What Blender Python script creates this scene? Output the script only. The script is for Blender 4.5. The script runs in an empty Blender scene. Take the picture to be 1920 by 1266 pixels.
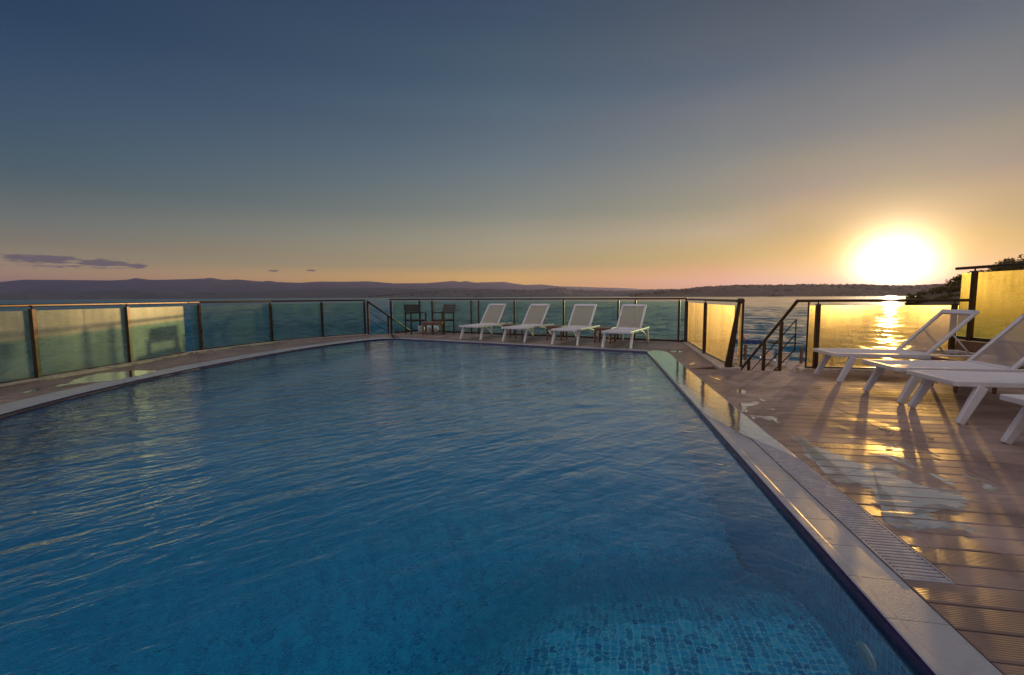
import bpy, bmesh, math, random
import numpy as np
from mathutils import Vector, Matrix
random.seed(11)
SC = bpy.context.scene
COL = SC.collection
PI = math.pi
R_ = math.radians

# ------------------------------------------------------------------ camera
CAM_H = 1.17
PITCH, ROLL, FPX = R_(5.12), 0.0054, 853.0          # photo frame 1920 x 1266, 16 mm lens
_F = Vector((0, math.cos(PITCH), -math.sin(PITCH)))
_U0 = Vector((0, math.sin(PITCH), math.cos(PITCH)))
_R0 = Vector((1, 0, 0))
_R = math.cos(ROLL)*_R0 - math.sin(ROLL)*_U0
_U = math.cos(ROLL)*_U0 + math.sin(ROLL)*_R0
EYE = Vector((0, 0, CAM_H))
cam_d = bpy.data.cameras.new('camera')
cam = bpy.data.objects.new('camera', cam_d); COL.objects.link(cam)
cam_d.sensor_width = 36; cam_d.lens = FPX/1920*36
cam_d.clip_start = 0.05; cam_d.clip_end = 200000
cam.matrix_world = Matrix(((_R.x, _U.x, -_F.x, 0), (_R.y, _U.y, -_F.y, 0), (_R.z, _U.z, -_F.z, CAM_H), (0, 0, 0, 1)))
SC.camera = cam

def ray(u, v): return _F + _R*((u-960)/FPX) - _U*((v-633)/FPX)
def G(u, v, z=0.0):                                   # where the line of sight meets level z
    d = ray(u, v); t = (z-CAM_H)/d.z
    return EYE + d*t
def AT(u, v, y):                                      # ... or reaches distance y
    d = ray(u, v); return EYE + d*(y/d.y)

# ------------------------------------------------------------------ sky, sun, exposure
SUN_AZ, SUN_EL = R_(39.7), R_(2.35)
SKY_L = [(0.3, 0.678, 0.404, 0.223), (1.9, 0.68, 0.413, 0.221), (3.6, 0.357, 0.293, 0.173), (5.1, 0.232, 0.212, 0.152), (6.9, 0.15, 0.176, 0.156), (8.8, 0.1, 0.138, 0.14), (10.6, 0.065, 0.111, 0.133), (13.3, 0.044, 0.093, 0.136), (16.8, 0.031, 0.073, 0.128), (20.1, 0.019, 0.056, 0.114), (22.9, 0.011, 0.042, 0.097), (31, 0.011, 0.033, 0.085)]
SKY_M = [(1.1, 1.625, 0.828, 0.002), (3.7, 0.487, 0.386, 0.175), (7.0, 0.356, 0.329, 0.222), (10.2, 0.202, 0.232, 0.198), (13.2, 0.149, 0.193, 0.195), (16.2, 0.109, 0.161, 0.194), (19.6, 0.079, 0.127, 0.171), (21.8, 0.069, 0.123, 0.17), (24.4, 0.048, 0.096, 0.146), (26.9, 0.044, 0.089, 0.133), (29.5, 0.033, 0.073, 0.124), (31.1, 0.031, 0.064, 0.117)]
SKY_R = [(0.5, 0.595, 0.379, 0.002), (2.7, 0.595, 0.379, 0.002), (4.5, 0.444, 0.324, 0.002), (6.7, 0.31, 0.262, 0.083), (8.9, 0.32, 0.268, 0.138), (11.0, 0.226, 0.212, 0.18), (13.5, 0.194, 0.213, 0.161), (16.3, 0.127, 0.163, 0.183), (19.1, 0.107, 0.146, 0.166), (21.0, 0.084, 0.133, 0.161), (22.5, 0.071, 0.115, 0.152), (31, 0.03, 0.057, 0.09)]
SKY_P = [(0.5, 0.595, 0.379, 0.002), (2.7, 0.595, 0.379, 0.002), (4.5, 0.444, 0.324, 0.002), (6.7, 0.31, 0.262, 0.083), (8.9, 0.32, 0.268, 0.138), (11.0, 0.226, 0.212, 0.18), (13.5, 0.194, 0.213, 0.161), (16.3, 0.127, 0.163, 0.183), (19.1, 0.107, 0.146, 0.166), (21.0, 0.084, 0.133, 0.161), (22.5, 0.071, 0.115, 0.152), (31, 0.03, 0.057, 0.09)]
SKY_Q = [(0.5, 0.782, 0.249, 0.002), (1.6, 0.782, 0.249, 0.002), (4.2, 0.413, 0.318, 0.002), (7, 0.383, 0.33, 0.186), (10, 0.211, 0.236, 0.157), (13, 0.189, 0.211, 0.186), (16.5, 0.126, 0.171, 0.18), (20, 0.11, 0.145, 0.176), (23, 0.057, 0.104, 0.154), (26, 0.063, 0.096, 0.133), (29, 0.046, 0.076, 0.112)]
SKY_S = [(0.5, 0.782, 0.249, 0.002), (1.6, 0.782, 0.249, 0.002), (4.2, 0.413, 0.318, 0.002), (7, 0.383, 0.33, 0.186), (10, 0.211, 0.236, 0.157), (13, 0.189, 0.211, 0.186), (16.5, 0.126, 0.171, 0.18), (20, 0.11, 0.145, 0.176), (23, 0.057, 0.104, 0.154), (26, 0.063, 0.096, 0.133), (29, 0.046, 0.076, 0.112)]
SKY_B_FILL = [(0.3, 0.30, 0.22, 0.24), (10, 0.42, 0.36, 0.40), (25, 0.62, 0.58, .64), (55, .9, .86, .92)]  # unseen sky behind the camera, brightened as fill light
ZENITH_FILL = [(44, .018, .045, .085), (62, .04, .06, .11), (78, 1.2, 1.08, 1.16), (90, 1.35, 1.28, 1.38)]  # sky above the view, its unseen top brightened to light the foreground
HALO = ((7.4, (6.5, 5.6, 3.9)), (24.0, (.85, .50, .08)), (70.0, (.12, .06, .005)))    # glow round the sun: width (deg^2), colour

world = bpy.data.worlds.new('World'); SC.world = world; world.use_nodes = True
def build_world():
    nt = world.node_tree; nt.nodes.clear()
    def n(t): return nt.nodes.new(t)
    L = nt.links.new
    def math_(op, a, b=None, c=None):
        m = n('ShaderNodeMath'); m.operation = op
        for i, x in enumerate((a, b, c)):
            if x is None: continue
            if isinstance(x, (int, float)): m.inputs[i].default_value = x
            else: L(x, m.inputs[i])
        return m.outputs[0]
    def vmath(op, a, b=None):
        m = n('ShaderNodeVectorMath'); m.operation = op
        for i, x in enumerate((a, b)):
            if x is None: continue
            if isinstance(x, (tuple, list)): m.inputs[i].default_value = x
            else: L(x, m.inputs[i])
        return m
    def mix(f, a, b):
        m = n('ShaderNodeMix'); m.data_type = 'RGBA'
        for i, x in ((0, f), (6, a), (7, b)):
            if isinstance(x, (int, float)): m.inputs[i].default_value = x
            elif isinstance(x, tuple): m.inputs[i].default_value = x
            else: L(x, m.inputs[i])
        return m.outputs[2]
    tc = n('ShaderNodeTexCoord').outputs['Generated']
    sx = n('ShaderNodeSeparateXYZ'); L(tc, sx.inputs[0])
    el = math_('MULTIPLY', math_('ARCSINE', sx.outputs[2]), 180/PI)
    elf = math_('MAXIMUM', math_('DIVIDE', el, 90), 0.0)
    az = math_('MULTIPLY', math_('ARCTAN2', sx.outputs[0], sx.outputs[1]), 180/PI)
    da = math_('ABSOLUTE', math_('SUBTRACT', az, math.degrees(SUN_AZ)))
    da = math_('MINIMUM', da, math_('SUBTRACT', 360.0, da))
    def ramp(stops):
        r = n('ShaderNodeValToRGB'); L(elf, r.inputs[0])
        st = list(stops) + [z for z in ZENITH_FILL if z[0] > stops[-1][0]+(10 if stops[-1][0] > 40 else 0)]
        e = r.color_ramp.elements
        while len(e) < len(st): e.new(0.5)
        for k, (d, a, b, c) in enumerate(st):
            e[k].position = d/90; e[k].color = (a, b, c, 1)
        return r.outputs[0]
    def step(a, b, what=None):
        m = n('ShaderNodeMapRange'); L(what or az, m.inputs[0]); m.inputs[1].default_value = a; m.inputs[2].default_value = b
        return m.outputs[0]
    c = ramp(SKY_L)                                           # the sky's colour by height at six bearings
    for a, b, r in ((-46.8, .1, SKY_M), (.1, 24.5, SKY_Q), (24.5, 32.3, SKY_P), (32.3, 40.2, SKY_S), (40.2, 47.0, SKY_R)): c = mix(step(a, b), c, ramp(r))
    c = mix(step(95, 140, da), c, ramp(SKY_B_FILL))
    # thin clouds low in the west, fixed to their bearing and height
    cv = n('ShaderNodeCombineXYZ'); L(math_('MULTIPLY', az, .55), cv.inputs[0]); L(math_('MULTIPLY', el, 3.6), cv.inputs[1])
    no = n('ShaderNodeTexNoise'); no.inputs['Scale'].default_value = 1.6; no.inputs['Detail'].default_value = 6; L(cv.outputs[0], no.inputs['Vector'])
    tot = None
    for (a0, e0, wa, we, st) in ((-45.6, 3.50, 2.9, .42, 1.0), (-41.6, 3.32, 2.2, .38, 1.0), (-39.2, 3.15, 1.0, .30, .9), (-27.4, 3.02, .62, .14, .8), (-28.4, 3.25, .5, .10, .5), (-23.6, 3.15, .7, .13, .85), (-44, 2.9, 5, .22, .55)):
        x = math_('DIVIDE', math_('SUBTRACT', az, a0), wa); y = math_('DIVIDE', math_('SUBTRACT', el, e0), we)
        d = math_('ADD', math_('MULTIPLY', x, x), math_('MULTIPLY', y, y))
        g = math_('MULTIPLY', math_('EXPONENT', math_('MULTIPLY', d, -1.0)), st)
        tot = g if tot is None else math_('MAXIMUM', tot, g)
    m = n('ShaderNodeMapRange'); m.interpolation_type = 'SMOOTHSTEP'
    L(math_('ADD', tot, math_('MULTIPLY', math_('SUBTRACT', no.outputs[0], .5), 1.7)), m.inputs[0]); m.inputs[1].default_value = .30; m.inputs[2].default_value = .72
    cl = math_('MULTIPLY', math_('MULTIPLY', m.outputs[0], math_('MINIMUM', math_('MULTIPLY', tot, 4.0), 1.0)), .95)
    c = mix(cl, c, (.145, .118, .135, 1))
    # aureole
    sd = (math.sin(SUN_AZ)*math.cos(SUN_EL), math.cos(SUN_AZ)*math.cos(SUN_EL), math.sin(SUN_EL))
    dot = vmath('DOT_PRODUCT', tc, sd).outputs['Value']
    ang = math_('MULTIPLY', math_('ARCCOSINE', math_('MINIMUM', dot, 1.0)), 180/PI)
    a2 = math_('MULTIPLY', ang, ang)
    for w2, colr in HALO:
        g = math_('EXPONENT', math_('DIVIDE', a2, -w2))
        s = vmath('SCALE', tuple(colr)); L(g, s.inputs['Scale'])
        c = vmath('ADD', c, s.outputs[0]).outputs[0]
    sky = n('ShaderNodeTexSky'); sky.sky_type = 'NISHITA'; sky.sun_disc = False
    sky.sun_elevation = SUN_EL; sky.sun_rotation = SUN_AZ
    k = vmath('SCALE', sky.outputs[0]); k.inputs['Scale'].default_value = .16
    c20 = vmath('SCALE', c); c20.inputs['Scale'].default_value = 20.0
    bg = n('ShaderNodeBackground'); L(vmath('ADD', k.outputs[0], c20.outputs[0]).outputs[0], bg.inputs[0]); bg.inputs[1].default_value = .05
    out = n('ShaderNodeOutputWorld'); L(bg.outputs[0], out.inputs[0])
build_world()
sun_d = bpy.data.lights.new('sun', 'SUN'); sun = bpy.data.objects.new('sun', sun_d); COL.objects.link(sun)
sun_d.energy = 5.0; sun_d.angle = R_(0.6); sun_d.color = (1.0, .64, .28)
sun.rotation_euler = Vector((-math.sin(SUN_AZ)*math.cos(SUN_EL), -math.cos(SUN_AZ)*math.cos(SUN_EL), -math.sin(SUN_EL))).to_track_quat('-Z', 'Y').to_euler()
SC.view_settings.view_transform = 'Standard'; SC.view_settings.look = 'None'
SC.view_settings.exposure = 0.0; SC.view_settings.gamma = 1.0
SC.render.engine = 'CYCLES'
cy = SC.cycles
cy.max_bounces = 12; cy.transparent_max_bounces = 32; cy.transmission_bounces = 10; cy.glossy_bounces = 6; cy.diffuse_bounces = 4; cy.volume_bounces = 0
cy.sample_clamp_indirect = 6.0; cy.blur_glossy = 0.3
cy.use_denoising = True

# ------------------------------------------------------------------ materials
class NT:
    def __init__(s, name):
        s.m = bpy.data.materials.new(name); s.m.use_nodes = True; s.t = s.m.node_tree; s.t.nodes.clear()
        s.out = s.n('ShaderNodeOutputMaterial')
    def n(s, t, **kw):
        x = s.t.nodes.new(t)
        for k, v in kw.items(): setattr(x, k, v)
        return x
    def put(s, x, sock):
        if hasattr(x, 'is_output'): s.t.links.new(x, sock)
        elif isinstance(x, (tuple, list)) and len(x) == 3 and sock.type == 'RGBA': sock.default_value = (*x, 1)
        else: sock.default_value = x
    def math(s, op, *a):
        m = s.n('ShaderNodeMath', operation=op)
        for i, x in enumerate(a): s.put(x, m.inputs[i])
        return m.outputs[0]
    def mix(s, f, a, b, blend='MIX'):
        m = s.n('ShaderNodeMix', data_type='RGBA', blend_type=blend)
        s.put(f, m.inputs[0]); s.put(a, m.inputs[6]); s.put(b, m.inputs[7]); return m.outputs[2]
    def coord(s, which='Object'): return s.n('ShaderNodeTexCoord').outputs[which]
    def mapping(s, v, scale=(1, 1, 1), rot=(0, 0, 0), loc=(0, 0, 0)):
        m = s.n('ShaderNodeMapping'); s.put(v, m.inputs[0]); m.inputs['Scale'].default_value = scale; m.inputs['Rotation'].default_value = rot; m.inputs['Location'].default_value = loc
        return m.outputs[0]
    def aniso(s, v, deg, su, sv):                # stretch along a direction: su along it, sv across it
        a = R_(deg); o = []
        for d, k in (((math.cos(a), math.sin(a), 0), su), ((-math.sin(a), math.cos(a), 0), sv)):
            m = s.n('ShaderNodeVectorMath', operation='DOT_PRODUCT'); s.put(v, m.inputs[0]); m.inputs[1].default_value = d
            o.append(s.math('MULTIPLY', m.outputs['Value'], k))
        c = s.n('ShaderNodeCombineXYZ'); s.put(o[0], c.inputs[0]); s.put(o[1], c.inputs[1]); return c.outputs[0]
    def noise(s, v, scale, detail=4, rough=.55, dist=0):
        x = s.n('ShaderNodeTexNoise'); s.put(v, x.inputs['Vector']); x.inputs['Scale'].default_value = scale
        x.inputs['Detail'].default_value = detail; x.inputs['Roughness'].default_value = rough; x.inputs['Distortion'].default_value = dist
        return x.outputs[0]
    def range(s, x, a, b, c=0., d=1., smooth=False):
        m = s.n('ShaderNodeMapRange'); s.put(x, m.inputs[0])
        for i, k in enumerate((a, b, c, d)): m.inputs[i+1].default_value = k
        if smooth: m.interpolation_type = 'SMOOTHSTEP'
        return m.outputs[0]
    def ramp(s, x, stops, const=False):
        r = s.n('ShaderNodeValToRGB'); s.put(x, r.inputs[0]); e = r.color_ramp.elements
        if const: r.color_ramp.interpolation = 'CONSTANT'
        while len(e) < len(stops): e.new(.5)
        for k, (p, c) in enumerate(stops): e[k].position = p; e[k].color = (*c, 1)
        return r.outputs[0]
    def bump(s, h, strength=.3, dist=.01, normal=None):
        b = s.n('ShaderNodeBump'); s.put(h, b.inputs['Height']); b.inputs['Strength'].default_value = strength; b.inputs['Distance'].default_value = dist
        if normal is not None: s.put(normal, b.inputs['Normal'])
        return b.outputs[0]
    def bsdf(s, **kw):
        b = s.n('ShaderNodeBsdfPrincipled')
        for k, v in kw.items(): s.put(v, b.inputs[k.replace('_', ' ')])
        return b.outputs[0]
    def shader(s, t, **kw):
        b = s.n(t)
        for k, v in kw.items(): s.put(v, b.inputs[k.replace('_', ' ')])
        return b.outputs[0]
    def mixs(s, f, a, b):
        m = s.n('ShaderNodeMixShader'); s.put(f, m.inputs[0]); s.put(a, m.inputs[1]); s.put(b, m.inputs[2]); return m.outputs[0]
    def schlick(s, f0=.04, power=5.0, normal=None, top=1.0):
        lw = s.n('ShaderNodeLayerWeight'); lw.inputs['Blend'].default_value = .5
        if normal is not None: s.put(normal, lw.inputs['Normal'])
        p = s.math('POWER', lw.outputs['Facing'], power)
        return s.math('MULTIPLY_ADD', p, top-f0, f0)
    def done(s, surf=None, vol=None):
        if surf is not None: s.t.links.new(surf, s.out.inputs[0])
        if vol is not None: s.t.links.new(vol, s.out.inputs[1])
        return s.m

def mat_plain(name, col, rough=.5, var=.12, scale=9., metal=0., bump=0., spec=.5, dark=None):
    t = NT(name); c = t.coord()
    no = t.noise(c, scale, 5)
    a = tuple(x*(1-var) for x in col) if dark is None else dark
    b = tuple(min(1, x*(1+var)) for x in col)
    colr = t.mix(t.range(no, .35, .65), a, b)
    kw = dict(Base_Color=colr, Roughness=t.range(no, .3, .7, rough*.85, min(1, rough*1.15)), Metallic=metal)
    if bump: kw['Normal'] = t.bump(t.noise(c, scale*12, 3), bump, .002)
    b_ = t.n('ShaderNodeBsdfPrincipled'); b_.inputs['Specular IOR Level'].default_value = spec
    for k, v in kw.items(): t.put(v, b_.inputs[k.replace('_', ' ')])
    return t.done(b_.outputs[0])

def mat_deck(name, pitch, c0, c1, rough=.58):
    t = NT(name); uv = t.n('ShaderNodeUVMap').outputs[0]
    s = t.n('ShaderNodeSeparateXYZ'); t.put(uv, s.inputs[0])
    row = t.math('FLOOR', t.math('DIVIDE', s.outputs[1], pitch))
    wn = t.n('ShaderNodeTexWhiteNoise', noise_dimensions='1D'); t.put(row, wn.inputs['W'])
    grain = t.noise(t.mapping(uv, (1.2, 26, 1)), 2.2, 6, .6)
    spot = t.noise(t.coord(), 1.1, 6, .6)
    c = t.mix(t.math('ADD', t.math('MULTIPLY', wn.outputs[0], .62), t.math('MULTIPLY', grain, .6)), c0, c1)
    c = t.mix(t.range(spot, .42, .70), c, tuple(x*.72 for x in c0))
    near = t.range(s.outputs[0], .3, 2.2, 1.0, 0.0)
    damp = t.range(t.math('ADD', t.noise(t.coord(), 1.7, 6, .62, .6), t.math('MULTIPLY', near, .22)), .60, .70, 0, 1, True)
    c = t.mix(t.math('MULTIPLY', damp, .5), c, tuple(x*.5 for x in c0))
    fine = t.math('SINE', t.math('MULTIPLY', s.outputs[1], 2*PI/pitch*13))
    h = t.math('ADD', t.math('MULTIPLY', fine, .5), t.math('MULTIPLY', grain, .7))
    r = t.range(t.math('ADD', t.math('MULTIPLY', spot, .8), t.math('MULTIPLY', wn.outputs[0], .2)), .32, .66, rough-.12, rough+.16)
    r = t.math('SUBTRACT', r, t.math('MULTIPLY', damp, .22))
    return t.done(t.bsdf(Base_Color=c, Roughness=r, Normal=t.bump(h, .6, .0016), Specular_IOR_Level=.25))

def mat_glass(name, tint=(.74, .91, .87), dirt=.10, dcol=(.80, .78, .66), lobe=.05, fwd=.03, through=.62, lobe_rough=.42):
    t = NT(name); c = t.coord()
    no = t.noise(c, 1.4, 7, .62, .4)
    streak = t.noise(t.mapping(c, (5, 5, .55)), 2.0, 5, .6)
    fine = t.noise(c, 38, 3, .6)
    k = t.range(t.math('ADD', t.math('MULTIPLY', no, .55), t.math('ADD', t.math('MULTIPLY', streak, .3), t.math('MULTIPLY', fine, .25))), .38, .74, .55, 1.5)
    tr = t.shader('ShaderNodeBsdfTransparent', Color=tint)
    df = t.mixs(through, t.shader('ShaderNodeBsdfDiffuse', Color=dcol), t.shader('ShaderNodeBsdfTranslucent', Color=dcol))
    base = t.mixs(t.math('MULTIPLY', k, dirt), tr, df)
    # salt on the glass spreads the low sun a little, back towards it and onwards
    base = t.mixs(t.math('MULTIPLY', k, fwd), base, t.shader('ShaderNodeBsdfRefraction', Color=(1, .88, .60), Roughness=.62, IOR=1.12))  # the low sun's gold is put into this lobe's colour
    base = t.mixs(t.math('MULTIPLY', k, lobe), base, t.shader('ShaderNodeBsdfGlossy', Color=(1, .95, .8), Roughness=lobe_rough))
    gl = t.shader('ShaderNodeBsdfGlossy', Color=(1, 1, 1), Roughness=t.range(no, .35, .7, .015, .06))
    return t.done(t.mixs(t.schlick(.045), base, gl))

def mat_film(name, tint=(.93, .93, .93), rough=.09, wob=.2, rows=False):
    t = NT(name); c = t.coord()
    nrm = t.bump(t.noise(c, 7, 3, .5), wob, .012)
    at = t.n('ShaderNodeAttribute'); at.attribute_name = 'wet'
    edge = t.math('ADD', at.outputs['Fac'], t.math('MULTIPLY', t.math('SUBTRACT', t.noise(c, 26, 5, .65, .5), .5), 1.5))
    edge = t.math('ADD', edge, t.math('MULTIPLY', t.math('SUBTRACT', t.noise(c, 6, 3, .6, .8), .5), .9))
    if rows:                                                 # the film breaks at the board gaps, each board a little higher or lower
        a = t.n('ShaderNodeVectorMath', operation='DOT_PRODUCT'); t.put(c, a.inputs[0]); a.inputs[1].default_value = (E_DIR.x, E_DIR.y, 0)
        r = t.math('DIVIDE', t.math('SUBTRACT', a.outputs['Value'], 1.05*E_DIR.x+1.8585), .145)
        wn = t.n('ShaderNodeTexWhiteNoise', noise_dimensions='1D'); t.put(t.math('FLOOR', r), wn.inputs['W'])
        f = t.math('FRACT', r); f = t.math('MINIMUM', f, t.math('SUBTRACT', 1.0, f))
        edge = t.math('ADD', edge, t.math('MULTIPLY', t.math('SUBTRACT', wn.outputs[0], .6), .45))
        edge = t.math('MULTIPLY', edge, t.range(f, .03, .06))
    wet = t.range(edge, .30, .62, 0, 1, True)
    tr = t.shader('ShaderNodeBsdfTransparent', Color=t.mix(wet, (1, 1, 1), tint))
    gl = t.shader('ShaderNodeBsdfGlossy', Color=(1, 1, 1), Roughness=rough, Normal=nrm)
    return t.done(t.mixs(t.math('MULTIPLY', t.schlick(.17, 1.5), wet), tr, gl))

def mat_sling(name, ca=(.56, .50, .49), cb=(.64, .58, .57), tc=(.62, .52, .46), see=.30, thru=.42):
    t = NT(name); c = t.coord()
    w = t.math('MULTIPLY', t.math('SINE', t.math('MULTIPLY', t.n('ShaderNodeSeparateXYZ').outputs[0], 1.0)), 1.0)
    no = t.noise(c, 7, 4)
    col = t.mix(no, ca, cb)
    nrm = t.bump(t.noise(t.mapping(c, (1, 1, 1)), 420, 1), .3, .001)
    d = t.mixs(thru, t.shader('ShaderNodeBsdfDiffuse', Color=col, Normal=nrm), t.shader('ShaderNodeBsdfTranslucent', Color=tc))
    return t.done(t.mixs(t.range(no, .3, .7, see-.03, see+.03), d, t.shader('ShaderNodeBsdfTransparent', Color=(1, 1, 1))))

def mat_mosaic():
    t = NT('pool_mosaic'); uv = t.n('ShaderNodeUVMap').outputs[0]
    q = t.n('ShaderNodeVectorMath', operation='SCALE'); t.put(uv, q.inputs[0]); q.inputs['Scale'].default_value = 1/.034
    fl = t.n('ShaderNodeVectorMath', operation='FLOOR'); t.put(q.outputs[0], fl.inputs[0])
    fr = t.n('ShaderNodeVectorMath', operation='FRACTION'); t.put(q.outputs[0], fr.inputs[0])
    wn = t.n('ShaderNodeTexWhiteNoise', noise_dimensions='2D'); t.put(fl.outputs[0], wn.inputs['Vector'])
    col = t.ramp(wn.outputs[0], [(0, (.010, .18, .39)), (.12, (.018, .28, .52)), (.45, (.03, .40, .66)), (.75, (.05, .50, .74)), (.94, (.10, .58, .78))], True)
    s = t.n('ShaderNodeSeparateXYZ'); t.put(fr.outputs[0], s.inputs[0])
    ex = t.math('MINIMUM', s.outputs[0], t.math('SUBTRACT', 1.0, s.outputs[0]))
    ey = t.math('MINIMUM', s.outputs[1], t.math('SUBTRACT', 1.0, s.outputs[1]))
    g = t.math('LESS_THAN', t.math('MINIMUM', ex, ey), .075)
    col = t.mix(g, col, (.40, .68, .78))
    return t.done(t.bsdf(Base_Color=col, Roughness=.35))

WAT = dict(rot=R_(-16))
def mat_pool_water():
    t = NT('pool_water'); c = t.coord()
    big = t.noise(c, .8, 3, .5, .2)
    w0 = t.noise(t.aniso(c, 38, 1.5, 4.0), 1.0, 2, .5, .4)
    w1 = t.noise(t.aniso(c, 42, 5.2, 12), 1.0, 3, .55, .6)
    w2 = t.noise(t.aniso(c, 20, 8, 20), 1.0, 3, .6, .5)
    w3 = t.noise(t.aniso(c, -33, 5, 15), 1.0, 3, .55, .5)
    fine = t.noise(t.aniso(c, 30, 26, 50), 1.0, 2, .5, .3)
    x = t.n('ShaderNodeSeparateXYZ'); t.put(c, x.inputs[0])
    right = t.range(t.math('SUBTRACT', x.outputs[0], t.math('MULTIPLY', x.outputs[1], .188)), -2.2, .6)
    amp = t.range(t.noise(c, .45, 2), .35, .65, .6, 1.25)
    amp = t.math('MULTIPLY', amp, t.range(t.math('SUBTRACT', x.outputs[1], t.math('MULTIPLY', x.outputs[0], .45)), .6, 5.5, .10, 1.0))
    amp = t.math('MULTIPLY', amp, t.range(x.outputs[1], 5.0, 9.0, 1.0, .85))
    left = t.math('SUBTRACT', 1.3, right)
    h = t.math('ADD', t.math('MULTIPLY', w0, .040), t.math('MULTIPLY', w1, t.math('MULTIPLY', left, .017)))
    h = t.math('ADD', h, t.math('ADD', t.math('MULTIPLY', w2, .0055), t.math('MULTIPLY', w3, t.math('MULTIPLY', right, .009))))
    h = t.math('ADD', t.math('MULTIPLY', h, amp), t.math('ADD', t.math('MULTIPLY', big, .022), t.math('MULTIPLY', fine, .0005)))
    nrm = t.bump(h, 1.0, 1.0)
    refr = t.shader('ShaderNodeBsdfRefraction', Color=(.90, .97, 1.0), Roughness=0.0, IOR=1.33, Normal=nrm)
    gl = t.shader('ShaderNodeBsdfGlossy', Color=(1, 1, 1), Roughness=.03, Normal=nrm)
    surf = t.mixs(t.schlick(.012, 2.45, nrm), refr, gl)
    vol = t.n('ShaderNodeVolumeAbsorption'); vol.inputs['Color'].default_value = (.02, .84, .90, 1); vol.inputs['Density'].default_value = .74
    return t.done(surf, vol.outputs[0])

def mat_sea():
    t = NT('sea_water'); c = t.coord()
    n1 = t.noise(t.aniso(c, 8, .9, 2.6), 1.0, 4, .6, .3)
    n2 = t.noise(t.aniso(c, -12, 3.5, 8), 1.0, 3, .6, .3)
    nrm = t.bump(t.math('ADD', t.math('MULTIPLY', n1, .045), t.math('MULTIPLY', n2, .009)), 1.0, 1.0)
    # the open bay to the left is ruffled by the wind, the lee under the headland is smoother
    x = t.n('ShaderNodeSeparateXYZ'); t.put(c, x.inputs[0])
    lee = t.range(t.math('ARCTAN2', x.outputs[0], x.outputs[1]), -.03, .42, .30, .14)
    return t.done(t.bsdf(Base_Color=(.014, .085, .12), Roughness=lee, IOR=1.33, Normal=nrm))

def mat_coping():
    t = NT('white_coping_tile'); c = t.coord()
    no = t.noise(c, 3, 6, .6)
    col = t.mix(no, (.27, .265, .27), (.37, .36, .365))
    st = t.noise(c, 1.6, 7, .68, .6); col = t.mix(t.range(st, .52, .70), col, (.19, .18, .17))
    v = t.n('ShaderNodeTexVoronoi'); v.inputs['Scale'].default_value = 190; t.put(c, v.inputs['Vector'])
    nrm = t.bump(v.outputs['Distance'], .35, .002)
    return t.done(t.bsdf(Base_Color=col, Roughness=t.range(no, .35, .65, .25, .5), Normal=nrm))

def mat_land(name, a, b, scale):
    t = NT(name); c = t.coord()
    n1 = t.noise(c, scale, 8, .62); n2 = t.noise(c, scale*6, 5, .6)
    col = t.mix(t.range(t.math('ADD', t.math('MULTIPLY', n1, .6), t.math('MULTIPLY', n2, .4)), .36, .64), a, b)
    return t.done(t.bsdf(Base_Color=col, Roughness=.95))

def mat_leaf(name, a, b):
    t = NT(name); oi = t.n('ShaderNodeNewGeometry')
    col = t.mix(oi.outputs['Random Per Island'], a, b)
    d = t.mixs(.35, t.shader('ShaderNodeBsdfDiffuse', Color=col), t.shader('ShaderNodeBsdfTranslucent', Color=col))
    return t.done(d)

M = {}
M['deck'] = mat_deck('composite_deck', .145, (.25, .168, .138), (.37, .262, .215))
M['pier_deck'] = mat_deck('pier_boards', .16, (.33, .22, .17), (.45, .31, .24), .6)
M['metal'] = mat_plain('dark_brown_metal', (.060, .036, .023), .33, .25, 14, .55, .1)
M['brown'] = mat_plain('brown_resin', (.17, .085, .05), .38, .2, 10, 0., .1)
M['darkwood'] = mat_plain('dark_slats', (.040, .024, .018), .45, .3, 12, 0., .1)
M['white'] = mat_plain('white_resin', (.54, .50, .495), .38, .06, 6, 0., .05)
M['sling'] = mat_sling('lit_mesh_sling', (.74, .69, .66), (.80, .75, .72), (.7, .6, .55), .08, .2)  # seat fabric, lightened to stand in for light from above
M['back_sling'] = mat_sling('shaded_mesh_sling', (.42, .37, .35), (.50, .44, .41), (.58, .45, .36), .26, .48)  # same fabric as the seat, its shade put into darker colours
M['glass'] = mat_glass('tinted_glass', (.64, .85, .84), .035, lobe=.018, fwd=.008)
M['glass_left'] = mat_glass('sun_warm_salt_glass', (.76, .86, .76), .055, (.80, .68, .38), .030, .014, lobe_rough=.29)  # warm tone of the low sun put into the salt's colour
M['glass_gold'] = mat_glass('sun_gold_salt_glass', (.97, .89, .62), .16, (.90, .70, .30), .03, .15, .85)  # backlit panes: sunlight's gold put into both tint and salt colour
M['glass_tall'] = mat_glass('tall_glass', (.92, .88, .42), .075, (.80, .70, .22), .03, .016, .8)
E_DIR = Vector((.188, 1)).normalized()
M['film'] = mat_film('rain_film', (.86, .86, .86), rows=True)
M['overflow'] = mat_film('overflow_film')
M['coping'] = mat_coping()
M['navy'] = mat_plain('navy_edge_tile', (.020, .011, .048), .14, .3, 20)
M['grate'] = mat_plain('pale_grate', (.36, .325, .33), .26, .1, 14)
M['dark'] = mat_plain('dark_channel', (.03, .022, .018), .8, .2, 6)  # near-black pan of the drain channel
M['stone'] = mat_plain('pale_kerb_stone', (.42, .34, .27), .55, .25, 11, 0., .5)
M['concrete'] = mat_plain('concrete', (.30, .28, .26), .85, .2, 2, 0., .4)
M['mosaic'] = mat_mosaic()
M['water'] = mat_pool_water()
M['sea'] = mat_sea()
M['pot'] = mat_plain('white_glaze', (.70, .68, .68), .3, .1, 9)
M['dock'] = mat_plain('blue_plastic', (.03, .05, .16), .4, .3, 3)
M['rope'] = mat_plain('rope', (.10, .08, .06), .9, .3, 20)
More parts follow.
